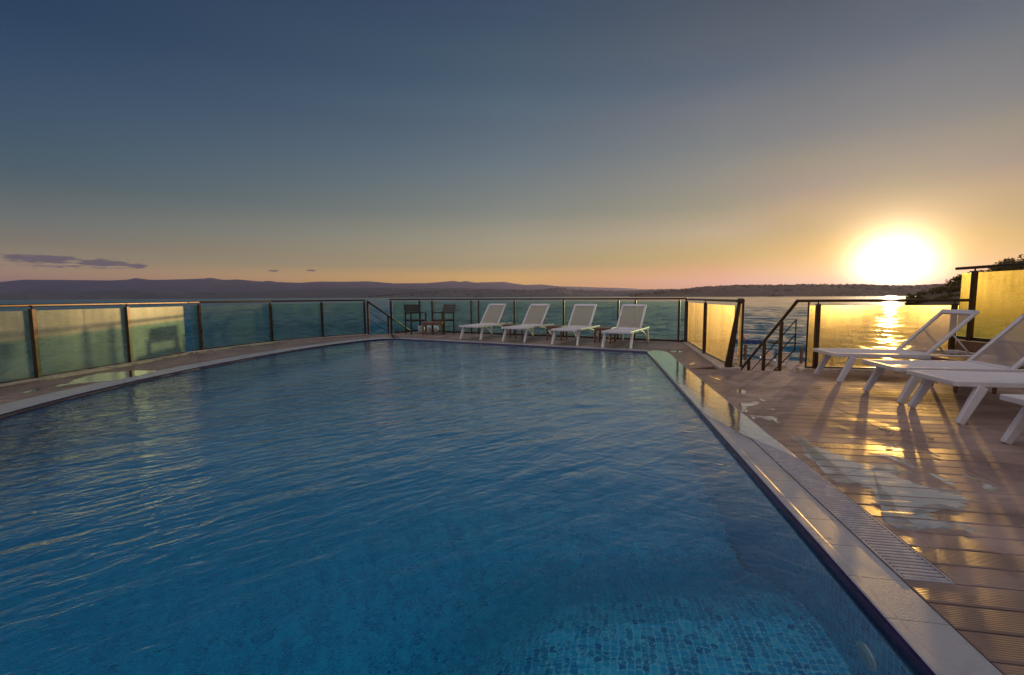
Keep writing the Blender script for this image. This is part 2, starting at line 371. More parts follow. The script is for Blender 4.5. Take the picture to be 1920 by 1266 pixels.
M['red'] = mat_plain('red_paint', (.45, .05, .03), .4, .1, 9)
M['post'] = mat_plain('brown_timber', (.16, .085, .045), .6, .3, 8, 0., .3)
M['hull'] = mat_plain('dark_hull', (.05, .035, .03), .5, .2, .1)
M['house'] = mat_plain('pale_house_wall', (.34, .29, .25), .8, .2, .02)
M['far_land'] = mat_land('far_mountain', (.035, .05, .04), (.09, .085, .065), .0006)
M['mid_land'] = mat_land('mid_hill', (.03, .045, .03), (.10, .09, .06), .002)
M['near_land'] = mat_land('near_hill', (.055, .042, .02), (.13, .085, .04), .006)  # orange glow of hazy air below the sun put into the land colour
M['head_land'] = mat_land('headland_scrub', (.07, .05, .02), (.14, .095, .045), .12)
M['leaf'] = mat_leaf('scrub_leaves', (.060, .045, .012), (.15, .105, .03))  # brown cast of the sun's glare put into the leaf colours
M['farleaf'] = mat_leaf('distant_foliage', (.05, .04, .018), (.11, .08, .035))

# ------------------------------------------------------------------ mesh helpers
def tag(o, label=None, cat=None, group=None, kind=None):
    if label: o['label'] = label
    if cat: o['category'] = cat
    if group: o['group'] = group
    if kind: o['kind'] = kind
    return o
def empty(name, loc=(0, 0, 0), rz=0.0):
    o = bpy.data.objects.new(name, None); COL.objects.link(o); o.location = loc; o.rotation_euler = (0, 0, rz)
    o.empty_display_size = .1
    return o
class MB:
    def __init__(s): s.v = []; s.f = []
    def add(s, vs, fs):
        k = len(s.v); s.v += [tuple(x) for x in vs]; s.f += [tuple(i+k for i in f) for f in fs]; return s
    def box(s, c, d, rz=0.0):
        x, y, z = (k/2 for k in d); ca, sa = math.cos(rz), math.sin(rz); vs = []
        for dz in (-z, z):
            for dx, dy in ((-x, -y), (x, -y), (x, y), (-x, y)):
                vs.append((c[0]+dx*ca-dy*sa, c[1]+dx*sa+dy*ca, c[2]+dz))
        return s.add(vs, [(0, 3, 2, 1), (4, 5, 6, 7), (0, 1, 5, 4), (1, 2, 6, 5), (2, 3, 7, 6), (3, 0, 4, 7)])
    def bar(s, a, b, w, h, up=(0, 0, 1), w2=None, h2=None):
        a, b = Vector(a), Vector(b); d = (b-a).normalized(); up = Vector(up)
        sd = d.cross(up)
        if sd.length < 1e-4: sd = d.cross(Vector((0, 1, 0)))
        sd.normalize(); u = sd.cross(d); vs = []
        for p, ww, hh in ((a, w, h), (b, w2 or w, h2 or h)):
            for i, j in ((-1, -1), (1, -1), (1, 1), (-1, 1)): vs.append(p+sd*(i*ww/2)+u*(j*hh/2))
        return s.add(vs, [(0, 3, 2, 1), (4, 5, 6, 7), (0, 1, 5, 4), (1, 2, 6, 5), (2, 3, 7, 6), (3, 0, 4, 7)])
    def tube(s, pts, r, n=10, caps=True):
        pts = [Vector(p) for p in pts]; rings = []
        for i, p in enumerate(pts):
            d = (pts[min(i+1, len(pts)-1)]-pts[max(i-1, 0)]).normalized()
            a = d.cross(Vector((0, 0, 1)))
            if a.length < .05: a = d.cross(Vector((0, 1, 0)))
            a.normalize(); b = a.cross(d); rr = r[i] if isinstance(r, (list, tuple)) else r
            rings.append([p+a*(rr*math.cos(2*PI*k/n))+b*(rr*math.sin(2*PI*k/n)) for k in range(n)])
        vs = [v for rg in rings for v in rg]; fs = []
        for i in range(len(rings)-1):
            for k in range(n):
                k2 = (k+1) % n; fs.append((i*n+k, i*n+k2, (i+1)*n+k2, (i+1)*n+k))
        if caps: fs += [tuple(range(n)), tuple(reversed(range((len(rings)-1)*n, len(rings)*n)))]
        return s.add(vs, fs)
    def lathe(s, prof, c, n=20):
        vs = []; fs = []
        for r, z in prof:
            for k in range(n): vs.append((c[0]+r*math.cos(2*PI*k/n), c[1]+r*math.sin(2*PI*k/n), c[2]+z))
        for i in range(len(prof)-1):
            for k in range(n):
                k2 = (k+1) % n; fs.append((i*n+k, i*n+k2, (i+1)*n+k2, (i+1)*n+k))
        fs += [tuple(reversed(range(n))), tuple(range((len(prof)-1)*n, len(prof)*n))]
        return s.add(vs, fs)
    def prism(s, poly, z0, z1):
        n = len(poly); vs = [(p[0], p[1], z0) for p in poly]+[(p[0], p[1], z1) for p in poly]
        fs = [tuple(reversed(range(n))), tuple(range(n, 2*n))]+[(i, (i+1) % n, n+(i+1) % n, n+i) for i in range(n)]
        return s.add(vs, fs)
    def build(s, name, mat, parent=None, bevel=0., smooth=False, seg=2):
        me = bpy.data.meshes.new(name); me.from_pydata(s.v, [], s.f); 
        bm = bmesh.new(); bm.from_mesh(me)
        bmesh.ops.recalc_face_normals(bm, faces=bm.faces)
        if bevel:
            es = [e for e in bm.edges if len(e.link_faces) == 2 and e.calc_face_angle(0) > .5]
            bmesh.ops.bevel(bm, geom=es, offset=bevel, segments=seg, affect='EDGES', clamp_overlap=True, profile=.5)
        bm.to_mesh(me); bm.free()
        if smooth:
            for p in me.polygons: p.use_smooth = True
        me.materials.append(mat)
        o = bpy.data.objects.new(name, me); COL.objects.link(o)
        if parent: o.parent = parent
        return o
def film(name, poly, z, rim):                           # shallow water: attribute 'wet' falls to 0 at its ragged rim
    me = bpy.data.meshes.new(name); bm = bmesh.new(); lay = bm.verts.layers.float.new('wet')
    f = bm.faces.new([bm.verts.new((p[0], p[1], z)) for p in poly]); f.normal_update()
    if f.normal.z < 0: f.normal_flip()
    r = bmesh.ops.inset_region(bm, faces=[f], thickness=rim, use_even_offset=False, use_boundary=True)
    for v in f.verts: v[lay] = 1.0
    bmesh.ops.triangulate(bm, faces=bm.faces[:]); bm.to_mesh(me); bm.free(); me.materials.append(M['film'])
    o = bpy.data.objects.new(name, me); COL.objects.link(o); return o
def sheet(name, poly, z, mat, parent=None):              # one flat polygon, triangulated
    me = bpy.data.meshes.new(name); bm = bmesh.new()
    f = bm.faces.new([bm.verts.new((p[0], p[1], z)) for p in poly]); f.normal_update()
    if f.normal.z < 0: f.normal_flip()
    bmesh.ops.triangulate(bm, faces=[f]); bm.to_mesh(me); bm.free(); me.materials.append(mat)
    o = bpy.data.objects.new(name, me); COL.objects.link(o)
    if parent: o.parent = parent
    return o
def kids(o): return [c for c in bpy.data.objects if c.parent == o]
def copy_tree(o, parent=None):
    c = o.copy(); COL.objects.link(c)
    if parent: c.parent = parent; c.matrix_parent_inverse = o.matrix_parent_inverse.copy()
    for k in kids(o): copy_tree(k, c)
    return c
def clip(poly, n, d):                                    # keep n.p <= d
    out = []
    for i, p in enumerate(poly):
        q = poly[(i+1) % len(poly)]; a = n[0]*p[0]+n[1]*p[1]-d; b = n[0]*q[0]+n[1]*q[1]-d
        if a <= 0: out.append(p)
        if (a < 0 < b) or (b < 0 < a):
            t = a/(a-b); out.append((p[0]+(q[0]-p[0])*t, p[1]+(q[1]-p[1])*t))
    return out
def area(p): return abs(sum(p[i][0]*p[(i+1) % len(p)][1]-p[(i+1) % len(p)][0]*p[i][1] for i in range(len(p))))/2
def boards(name, polys, o, e, pitch, mat, gap=.006, joints=(), z=0., holes=(), parent=None, thick=.026):
    """planks clipped to convex outlines; e = direction from board to board, boards run across it"""
    e = Vector((e[0], e[1])).normalized(); q = Vector((e.y, -e.x)); o = Vector((o[0], o[1]))
    bm = bmesh.new(); uvl = bm.loops.layers.uv.new('UVMap'); faces = []
    for poly in polys:
        ss = [(Vector(p[:2])-o).dot(e) for p in poly]
        for i in range(math.floor(min(ss)/pitch), math.ceil(max(ss)/pitch)):
            a, b = i*pitch+gap/2, (i+1)*pitch-gap/2
            pc = clip(clip([tuple(p[:2]) for p in poly], tuple(e), b+o.dot(e)), tuple(-e), -(a+o.dot(e)))
            if len(pc) < 3: continue
            js = sorted(joints[i % len(joints)]) if joints else []
            cuts = [-1e3]+js+[1e3]
            for k in range(len(cuts)-1):
                pp = clip(clip(pc, tuple(q), cuts[k+1]-.002+o.dot(q)), tuple(-q), -(cuts[k]+.002+o.dot(q)))
                for (hi, t0, t1, f) in holes:            # a narrower board: part of the row is missing
                    if hi == i and cuts[k] >= t0-.01 and cuts[k+1] <= t1+.01: pp = clip(pp, tuple(e), a+(b-a)*f+o.dot(e))
                cl = []
                for x in pp:
                    if not cl or (Vector(x)-Vector(cl[-1])).length > .004: cl.append(x)
                if len(cl) > 2 and (Vector(cl[0])-Vector(cl[-1])).length < .004: cl.pop()
                if len(cl) < 3 or area(cl) < .0015: continue
                f = bm.faces.new([bm.verts.new((x[0], x[1], z+random.uniform(-.0006, .0006))) for x in cl]); f.normal_update()
                if f.normal.z < 0: f.normal_flip()
                faces.append(f)
    r = bmesh.ops.inset_individual(bm, faces=faces, thickness=.0055, depth=0, use_even_offset=True)
    bed = [x for x in bm.edges if x.is_boundary]
    for v in {v for x in bed for v in x.verts}: v.co.z -= .003
    ex = bmesh.ops.extrude_edge_only(bm, edges=bed)
    for v in [g for g in ex['geom'] if isinstance(g, bmesh.types.BMVert)]: v.co.z -= thick
    for f in bm.faces:
        for l in f.loops:
            w = Vector(l.vert.co[:2])-o; l[uvl].uv = (w.dot(q), w.dot(e))
    me = bpy.data.meshes.new(name); bm.to_mesh(me); bm.free(); me.materials.append(mat)
    ob = bpy.data.objects.new(name, me); COL.objects.link(ob)
    if parent: ob.parent = parent
    return ob
def V2(*p): return Vector(p)

# ------------------------------------------------------------------ layout of the terrace (metres)
SEA_Z, PIER_Z = -3.7, -2.9
E_DIR = Vector((.188, 1)).normalized(); Q_DIR = Vector((E_DIR.y, -E_DIR.x))     # along and across the right pool edge
def edge_x(y): return 1.05+.188*y
FAR_R, FAR_L = (2.87, 9.62), (-3.40, 13.02)
FDIR = (Vector(FAR_R)-Vector(FAR_L)).normalized(); FN = Vector((-FDIR.y, FDIR.x))   # away from the viewer
left_curve = [(-3.40, 13.02), (-3.62, 12.93), (-3.86, 12.70), (-4.10, 12.37), (-4.55, 11.42), (-4.90, 10.35), (-5.18, 9.05), (-5.36, 7.75), (-5.42, 6.5), (-5.36, 5.4), (-5.20, 4.4), (-4.95, 3.2), (-4.6, 2.0), (-4.2, .9)]
NEAR_Y = .55
pool_poly = [(edge_x(NEAR_Y), NEAR_Y), FAR_R]+left_curve+[(-4.08, NEAR_Y)]
WATER_Z = -.036

# sea
def sea():
    """choppy water: a fan of real waves, finer near the terrace, out to the far shores"""
    rg = [11.0]
    while rg[-1] < 2600: rg.append(rg[-1]*1.0078)
    rg = np.array(rg+[4000., 8000., 16000., 30000., 70000.]); az = np.radians(np.linspace(-75, 75, 860))
    r, a = np.meshgrid(rg, az, indexing='ij'); x, y = r*np.sin(a), r*np.cos(a); z = np.zeros_like(x)
    rs = np.random.RandomState(4)
    for k in range(64):
        lam = .55*1.075**k; th = R_(-98)+rs.normal(0, .55); kx, ky = 2*PI/lam*math.cos(th), 2*PI/lam*math.sin(th)
        amp = .0110*lam**.80*rs.uniform(.5, 1.4)*(.4 if lam > 6 else 1)*(.3 if lam > 14 else 1)
        fade = np.clip((lam/(r*.0078*2.6)-.8)/.6, 0, 1)       # leave out waves finer than the mesh there
        far = np.clip((2600-r)/1200, 0, 1)
        z += amp*fade*far*np.sin(kx*x+ky*y+rs.uniform(0, 6.28))
    gust = (2.0-.85*np.clip((np.degrees(a)+2)/24, 0, 1))*(1+.3*np.sin(x*.05-y*.03)*np.sin(y*.043+x*.02)); gust *= .8+.35*np.sin(x*.021+y*.034+1)*np.sin(y*.013-x*.017)
    z = SEA_Z+z*gust
    nr, na = r.shape; idx = np.arange(nr*na).reshape(nr, na)
    quads = np.stack([idx[:-1, :-1], idx[:-1, 1:], idx[1:, 1:], idx[1:, :-1]], -1).reshape(-1, 4)[:, ::-1]
    me = bpy.data.meshes.new('sea'); nf = len(quads)
    me.vertices.add(nr*na); me.vertices.foreach_set('co', np.stack([x, y, z], -1).ravel())
    me.loops.add(nf*4); me.loops.foreach_set('vertex_index', quads.ravel().astype(np.int32))
    me.polygons.add(nf); me.polygons.foreach_set('loop_start', np.arange(0, nf*4, 4, dtype=np.int32)); me.polygons.foreach_set('loop_total', np.full(nf, 4, dtype=np.int32))
    me.polygons.foreach_set('use_smooth', np.ones(nf, dtype=bool)); me.update(); me.validate()
    me.materials.append(M['sea']); o = bpy.data.objects.new('sea', me); COL.objects.link(o)
    return tag(o, kind='structure')
sea()

# pool basin: walls and a floor that slopes away from the near end
def sm(t): t = max(0., min(1., t)); return t*t*(3-2*t)
def floor_z(x, y):                                            # deep, with a shallow shelf at the near right corner
    return -1.62+.98*sm((x-y*.188+1.3)/1.3)*(1-sm((y-1.9)/1.5))
def pool_basin():
    bm = bmesh.new(); uvl = bm.loops.layers.uv.new('UVMap'); arc = 0.0
    n = len(pool_poly)
    for i in range(n):
        a, b = Vector(pool_poly[i]), Vector(pool_poly[(i+1) % n]); L = (b-a).length; k = max(1, int(L/.6))
        for j in range(k):
            p, q = a.lerp(b, j/k), a.lerp(b, (j+1)/k)
            vs = [bm.verts.new((p.x, p.y, floor_z(p.x, p.y))), bm.verts.new((q.x, q.y, floor_z(q.x, q.y))), bm.verts.new((q.x, q.y, -.095)), bm.verts.new((p.x, p.y, -.095))]
            f = bm.faces.new(vs)
            for l, (uu, zz) in zip(f.loops, ((arc+L*j/k, vs[0].co.z), (arc+L*(j+1)/k, vs[1].co.z), (arc+L*(j+1)/k, -.095), (arc+L*j/k, -.095))): l[uvl].uv = (uu, zz)
        arc += L
    cache = {}
    def vert(p):
        k = (round(p[0], 4), round(p[1], 4))
        if k not in cache: cache[k] = bm.verts.new((p[0], p[1], floor_z(*p)))
        return cache[k]
    y = NEAR_Y
    while y < 13.2:
        row = clip(clip(pool_poly, (0, 1), y+.25), (0, -1), -y); x = -5.6
        while x < 3.2 and len(row) > 2:
            pp = clip(clip(row, (1, 0), x+.25), (-1, 0), -x); x += .25
            if len(pp) < 3 or area(pp) < 1e-4: continue
            vs = []
            for p in pp:
                v = vert(p)
                if v not in vs: vs.append(v)
            if len(vs) < 3: continue
            try: f = bm.faces.new(vs)
            except ValueError: continue
            for l in f.loops:
                w = Vector(l.vert.co[:2]); l[uvl].uv = (w.dot(Q_DIR), w.dot(E_DIR))
        y += .25
    me = bpy.data.meshes.new('pool_basin'); bm.to_mesh(me); bm.free(); me.materials.append(M['mosaic'])
    o = bpy.data.objects.new('pool_basin', me); COL.objects.link(o); return tag(o, kind='structure')
pool_basin()
tag(sheet('pool_water', pool_poly, WATER_Z, M['water']), kind='structure')

def strip(name, inner, outer, z0, z1, mat, kind='structure'):   # a band between two polylines, with thickness
    mb = MB()
    for i in range(len(inner)-1):
        a, b, c, d = inner[i], inner[i+1], outer[i+1], outer[i]
        mb.add([(a[0], a[1], z0), (b[0], b[1], z0), (c[0], c[1], z0), (d[0], d[1], z0), (a[0], a[1], z1), (b[0], b[1], z1), (c[0], c[1], z1), (d[0], d[1], z1)],
               [(4, 5, 6, 7), (0, 1, 5, 4), (2, 3, 7, 6)]+([(3, 0, 4, 7)] if i == 0 else [])+([(1, 2, 6, 5)] if i == len(inner)-2 else []))
    return mb.build(name, mat)
# navy nosing tiles round the pool, white coping tiles, overflow grate
def offset_line(pts, d):
    out = []
    for i, p in enumerate(pts):
        a = Vector(pts[max(i-1, 0)]); b = Vector(pts[min(i+1, len(pts)-1)]); t = (b-a).normalized()
        out.append((p[0]+t.y*d, p[1]-t.x*d))
    return out
right_line = [(edge_x(y), y) for y in (NEAR_Y, 3, 6, 9.62)]
far_line = [FAR_R, FAR_L]
nav = MB()
for line in (right_line, far_line, left_curve):
    for a, b in zip(line, line[1:]):
        t = (Vector(b)-Vector(a)).normalized(); nr = Vector((-t.y, t.x))       # towards the water
        a2, b2 = Vector(a)+nr*.005, Vector(b)+nr*.005; ai, bi = Vector(a)-nr*.012, Vector(b)-nr*.012
        am, bm_ = Vector(a)-nr*.001, Vector(b)-nr*.001
        nav.add([(a2.x, a2.y, -.10), (b2.x, b2.y, -.10), (b2.x, b2.y, -.014), (a2.x, a2.y, -.014), (bm_.x, bm_.y, -.004), (am.x, am.y, -.004), (bi.x, bi.y, -.0015), (ai.x, ai.y, -.0015)], [(0, 1, 2, 3), (3, 2, 4, 5), (5, 4, 6, 7)])
tag(nav.build('pool_edge_tiles', M['navy'], smooth=True), kind='structure')

def coping_run(inner, width, step, mb, d0=.010):
    """separate tiles with a lip, laid along a polyline"""
    pts = [Vector(p) for p in inner]; seglen = [(b-a).length for a, b in zip(pts, pts[1:])]; tot = sum(seglen)
    def at(s):
        for a, b, L in zip(pts, pts[1:], seglen):
            if s <= L+1e-6: return a.lerp(b, s/L), (b-a).normalized()
            s -= L
        return pts[-1], (pts[-1]-pts[-2]).normalized()
    n = max(1, int(tot/step))
    for i in range(n):
        p, tp = at(tot*i/n+.0015); q, tq = at(tot*(i+1)/n-.0015)
        np_, nq = Vector((tp.y, -tp.x)), Vector((tq.y, -tq.x))
        ring = []
        for w, z in ((d0, -.030), (d0, -.002), (d0+.006, .0015), (.050, .0015), (.056, -.0005), (width-.004, -.0005), (width, -.004), (width, -.03)):
            ring.append((p+np_*w, q+nq*w, z))
        vs = [(a.x, a.y, z) for a, b, z in ring]+[(b.x, b.y, z) for a, b, z in ring]; k = len(ring)
        mb.add(vs, [(j, j+1, k+j+1, k+j) for j in range(k-1)]+[tuple(range(k)), tuple(reversed(range(k, 2*k)))])
COPW = .215
mb = MB(); coping_run(right_line, COPW, .25, mb)
fo = [(Vector(FAR_R)), Vector(FAR_L)]; coping_run(fo, .26, .25, mb)
coping_run(left_curve, .42, .25, mb)
tag(mb.build('pool_coping', M['coping']), kind='structure')

GR0, GR1 = 1.86, 9.66                                          # the grate runs from y = GR0 to the far corner
def along(s, t):                                               # s along the right edge from y=0, t across, away from the water
    o = Vector((1.05, 0)); p = o+E_DIR*s+Q_DIR*t; return (p.x, p.y)
def grate():
    root = empty('drain_grate', (*along(GR0, COPW+.1), -.01))
    tag(root, 'long pale slatted overflow grate beside the right pool edge', 'drain grate')
    T0, T1 = COPW+.006, COPW+.192
    mb = MB(); s = GR0+.02
    rz = math.atan2(Q_DIR.y, Q_DIR.x)
    inv = Vector((root.location.x, root.location.y))
    while s < 9.72:
        c = Vector(along(s, (T0+T1)/2))-inv; mb.box((c.x, c.y, .0075), (T1-T0-.02, .0155, .012), rz); s += .0262
    mb.build('slats', M['grate'], root, .004)
    fr = MB()
    for t in (T0+.004, T1-.004):
        a, b = Vector(along(GR0, t))-inv, Vector(along(9.74, t))-inv; fr.bar((a.x, a.y, .006), (b.x, b.y, .006), .008, .014)
    a, b = Vector(along(GR0, T0))-inv, Vector(along(GR0, T1))-inv; fr.bar((a.x, a.y, .006), (b.x, b.y, .006), .010, .014)
    fr.build('frame', M['grate'], root)
    pan = MB(); q = [Vector(along(GR0, T0))-inv, Vector(along(9.74, T0))-inv, Vector(along(9.74, T1))-inv, Vector(along(GR0, T1))-inv]
    pan.add([(p.x, p.y, -.02) for p in q], [(0, 1, 2, 3)]); pan.build('channel', M['dark'], root)
grate()

# ------------------------------------------------------------------ decks
COR_C = (4.40, 11.45)                                          # far right corner of the glass
D_END = (3.40, 7.22); E_START = (4.58, 7.06); E_END = (6.86, 6.72)
BK = (-3.30, 15.68)
Y0 = -1.2
c_out = lambda s: along(s, COPW+.004); g_out = lambda s: along(s, COPW+.198)
S_ST = 7.44                                                    # row where the stair opening begins
near_outer = along(S_ST, 8.6)
right_near_a = [c_out(-1.2), c_out(GR0), along(GR0, 8.6), along(-1.2, 8.6)]
right_near_b = [g_out(GR0), g_out(S_ST), along(S_ST, 8.6), along(GR0, 8.6)]
right_far = [g_out(S_ST), g_out(9.80), COR_C, (4.42, 11.40), (D_END[0]+.02, D_END[1]+.30)]
farA = Vector(FAR_L)+FN*.26; farB = Vector(FAR_R)+FN*.26
far_deck = [tuple(farB), g_out(9.80), COR_C, BK, (-3.95, 14.78), tuple(farA)]
OCR = Vector((1.05, 0))
J = [[1.02, 3.2, 5.4], [2.05, 4.3, 6.5], [1.02, 3.2, 5.4], [2.05, 4.3, 6.5]]
deck_right = boards('deck', [right_near_a, right_near_b, right_far, far_deck], OCR+E_DIR*(GR0-.0015), E_DIR, .145, M['deck'], joints=[[1.42, 3.6, 5.8], [1.42, 3.6, 5.8], [2.5, 4.7], [2.5, 4.7]], holes=[(3, 1.42, 9, .62)])
tag(deck_right, kind='structure')
lo = offset_line(left_curve, .424)
fence_left = [(-3.95, 14.78), (-4.50, 14.42), (-4.62, 14.28), (-5.05, 13.78), (-5.51, 13.22), (-5.95, 12.60), (-6.35, 11.95), (-6.92, 10.03), (-6.90, 9.0), (-6.86, 7.6), (-6.92, 6.0), (-6.96, 4.6), (-7.0, 3.0), (-7.0, .6)]
quads = []
for i in range(len(lo)-1): quads.append([lo[i], lo[i+1], fence_left[i+1], fence_left[i]])
dl = boards('left_deck', quads, (-6.9, 0), (1, .02), .145, M['deck']); tag(dl, kind='structure')
near_deck = [(-7, .53), (-7, Y0), (1.2, Y0), (1.14, .53)]
tag(boards('near_deck', [near_deck], OCR, (0, 1), .145, M['deck']), kind='structure')
# terrace body below the boards
tb = MB()
for p in (right_near_a, right_near_b, right_far, far_deck, near_deck): tb.prism([(x[0], x[1]) for x in p], SEA_Z-.5, -.040)
for q in quads: tb.prism(q, SEA_Z-.5, -.040)
for line, w in ((right_line+[along(9.82, 0)], .42), (far_line, .262), (left_curve, .428)):
    ou = offset_line(line, w)
    inn = offset_line(line, .02)
    for i in range(len(line)-1): tb.prism([inn[i], inn[i+1], ou[i+1], ou[i]], SEA_Z-.5, -.033)
tag(tb.build('terrace_base', M['concrete']), kind='structure')

# ------------------------------------------------------------------ glass fences
def post_mesh(p, z0, z1, w=.058, rz=0.0, pin=True):
    mb = MB(); mb.box((p[0], p[1], (z0+z1-.05)/2), (w, w, z1-.05-z0), rz)
    if pin: mb.tube([(p[0], p[1], z1-.055), (p[0], p[1], z1)], .011, 8)
    return mb
def fence(name, label, posts, rail, panels, z0=0., z1=1.085, glass='glass', out=(0, 0), base=True, plinth=None, rail_w=.062, pane_top=.075, post_w=.058, skip_post=()):
    """posts: ground points; rail: polyline (xy); panels: (a, b) ground points; out: shift of the glass off the post line"""
    o0 = Vector((posts[0][0], posts[0][1], z0)); root = empty(name, o0); tag(root, label, 'glass fence', 'glass fence sections round the pool terrace')
    L = lambda p: (p[0]-o0.x, p[1]-o0.y)
    def direc(i):
        a = Vector(posts[max(i-1, 0)][:2]); b = Vector(posts[min(i+1, len(posts)-1)][:2]); return math.atan2((b-a).y, (b-a).x)
    for i, p in enumerate(posts):
        if i in skip_post: continue
        post_mesh((*L(p),), 0, z1-z0, post_w, direc(i)).build('post', M['metal'], root, .005)
    rb = MB()
    for a, b in zip(rail, rail[1:]):
        rb.bar((*L(a), z1-z0), (*L(b), z1-z0), rail_w, .042)
    rb.build('rail', M['metal'], root, .012, seg=3)
    for a, b in panels:
        a, b = Vector(a), Vector(b); mb = MB(); h0, h1 = .055, z1-z0-pane_top
        d = (b-a).normalized(); a2, b2 = a+d*.004+Vector(out), b-d*.004+Vector(out)
        mb.bar((*L(a2), (h0+h1)/2), (*L(b2), (h0+h1)/2), .010, h1-h0); mb.build('glass_panel', M[glass], root)
        if base:
            bb = MB(); bb.bar((*L(a2), .026), (*L(b2), .026), .05, .05); bb.build('base_rail', M['metal'], root, .006)
    if plinth:
        pm = MB(); pm.prism([L(p) for p in plinth[0]], plinth[1], plinth[2]); pm.build('plinth', M['stone'], root, .008)
    return root

A_posts = [(-7.0, 2.6), (-6.98, 4.0), (-6.96, 5.3), (-6.92, 6.57), (-6.86, 8.12)]
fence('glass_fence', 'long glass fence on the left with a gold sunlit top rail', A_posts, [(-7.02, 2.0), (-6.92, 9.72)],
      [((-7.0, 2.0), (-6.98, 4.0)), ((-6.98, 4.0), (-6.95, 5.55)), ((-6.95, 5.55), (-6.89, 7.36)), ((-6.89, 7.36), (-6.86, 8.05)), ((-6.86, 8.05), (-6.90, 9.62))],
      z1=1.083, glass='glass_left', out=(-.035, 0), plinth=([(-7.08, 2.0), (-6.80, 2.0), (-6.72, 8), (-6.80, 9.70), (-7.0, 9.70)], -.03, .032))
B_posts = [(-6.90, 10.05), (-6.33, 11.95), (-5.52, 13.22), (-4.62, 14.28)]
fence('glass_fence', 'curved greenish glass fence between the gold-railed fence and the far stair gap', B_posts, [(-6.93, 9.735), (-6.90, 10.05), (-6.33, 11.95), (-5.52, 13.22), (-4.60, 14.31)],
      [((-6.95, 9.88), (-6.34, 11.93)), ((-6.32, 11.97), (-5.53, 13.20)), ((-5.51, 13.24), (-4.64, 14.26))], z1=1.086, out=(-.04, .03),
      plinth=([(-6.98, 9.72), (-6.80, 9.72), (-6.22, 11.90), (-5.42, 13.14), (-4.50, 14.22), (-4.62, 14.40), (-5.6, 13.32), (-6.44, 12.02)], -.03, .03))
def on_far(u):                                                 # a point of the far fence line seen at column u
    a, b = Vector(BK), Vector(COR_C); lo_, hi = 0., 1.
    for _ in range(40):
        m = (lo_+hi)/2; p = a.lerp(b, m); w = Vector((p.x, p.y, .5))-EYE; x = 960+FPX*w.dot(_R)/w.dot(_F)
        if x < u: lo_ = m
        else: hi = m
    return tuple(a.lerp(b, (lo_+hi)/2))
C_u = [787, 811, 884, 898, 965, 1057, 1159, 1191, 1273]
C_posts = [(-3.93, 14.80)]+[on_far(u) for u in C_u]+[(4.38, 11.46)]
C0 = tuple(Vector(BK)+Vector((.01, 0)))
fence('glass_fence', 'long greenish glass fence along the far side behind the loungers', C_posts, [(-3.96, 14.76), BK, COR_C],
      [((-3.90, 14.86), BK)]+[(a, b) for a, b in ((C0, on_far(884)), (on_far(884), on_far(1011)), (on_far(1011), on_far(1142)), (on_far(1142), on_far(1273)), (on_far(1275), (4.37, 11.48)))],
      z1=1.10, out=(.025, .045), rail_w=.05, post_w=.052)
D_posts = [(4.34, 11.30), tuple(Vector((4.34, 11.30)).lerp(Vector(D_END), .58)), (3.47, 7.36)]
ddir = (Vector(D_END)-Vector((4.34, 11.3))).normalized(); dn = Vector((-ddir.y, ddir.x))
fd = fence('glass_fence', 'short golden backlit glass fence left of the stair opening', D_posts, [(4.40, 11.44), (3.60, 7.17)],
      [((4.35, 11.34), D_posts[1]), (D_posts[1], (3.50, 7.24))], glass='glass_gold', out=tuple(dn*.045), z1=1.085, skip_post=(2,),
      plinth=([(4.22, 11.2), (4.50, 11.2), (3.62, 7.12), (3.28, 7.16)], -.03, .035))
bo = Vector((D_posts[0][0], D_posts[0][1], 0))
br = MB(); br.bar(Vector((3.43, 7.16, .036))-bo, Vector((3.575, 7.17, 1.05))-bo, .03, .115, up=(1, 0, 0), h2=.050); br.tube([Vector((3.60, 7.12, 1.085))-bo, Vector((3.60, 7.22, 1.085))-bo], .042, 14)
br.build('brace', M['metal'], fd, .006)
en = MB(); en.bar(Vector((3.655, 7.20, .036))-bo, Vector((3.655, 7.20, 1.07))-bo, .016, .03, up=(1, 0, 0)); en.build('edge_trim', M['metal'], fd)
gs = MB(); gs.bar(Vector((3.60, 7.205, .55))-bo, Vector((3.648, 7.205, .55))-bo, .008, .96); gs.build('glass_strip', M['glass_gold'], fd)
E_posts = [(4.72, 7.02), (6.55, 6.74)]
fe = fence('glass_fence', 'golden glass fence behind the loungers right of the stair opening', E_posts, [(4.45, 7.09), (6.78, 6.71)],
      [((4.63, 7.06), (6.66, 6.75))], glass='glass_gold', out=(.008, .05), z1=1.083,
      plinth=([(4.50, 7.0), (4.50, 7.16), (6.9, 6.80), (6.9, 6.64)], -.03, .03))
et = MB(); o_ = Vector((E_posts[0][0], E_posts[0][1], 0)); et.bar(Vector((4.625, 7.10, .03))-o_, Vector((4.625, 7.10, 1.06))-o_, .02, .014, up=(0, 1, 0)); et.build('edge_trim', M['metal'], fe)
# tall fence on a low boarded wall along the right side
FX = [(7.05, 7.20), (7.03, 6.96), (6.86, 5.05), (6.74, 3.5), (6.62, 2.0)]
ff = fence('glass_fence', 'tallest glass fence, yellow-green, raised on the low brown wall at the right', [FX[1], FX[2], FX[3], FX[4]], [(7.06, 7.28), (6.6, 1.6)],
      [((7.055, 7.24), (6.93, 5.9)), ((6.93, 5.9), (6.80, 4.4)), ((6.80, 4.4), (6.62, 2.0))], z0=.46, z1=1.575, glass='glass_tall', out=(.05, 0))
pw = MB()
for k in range(3): pw.prism([(6.98, 7.30), (7.30, 7.30), (6.84, 1.6), (6.54-.002*k, 1.6)], .005+.151*k, .150+.151*k)
pwo = pw.build('planter_wall', M['brown'], None, .006)
tag(pwo, 'low brown boarded wall under the tallest glass fence', 'low wall')

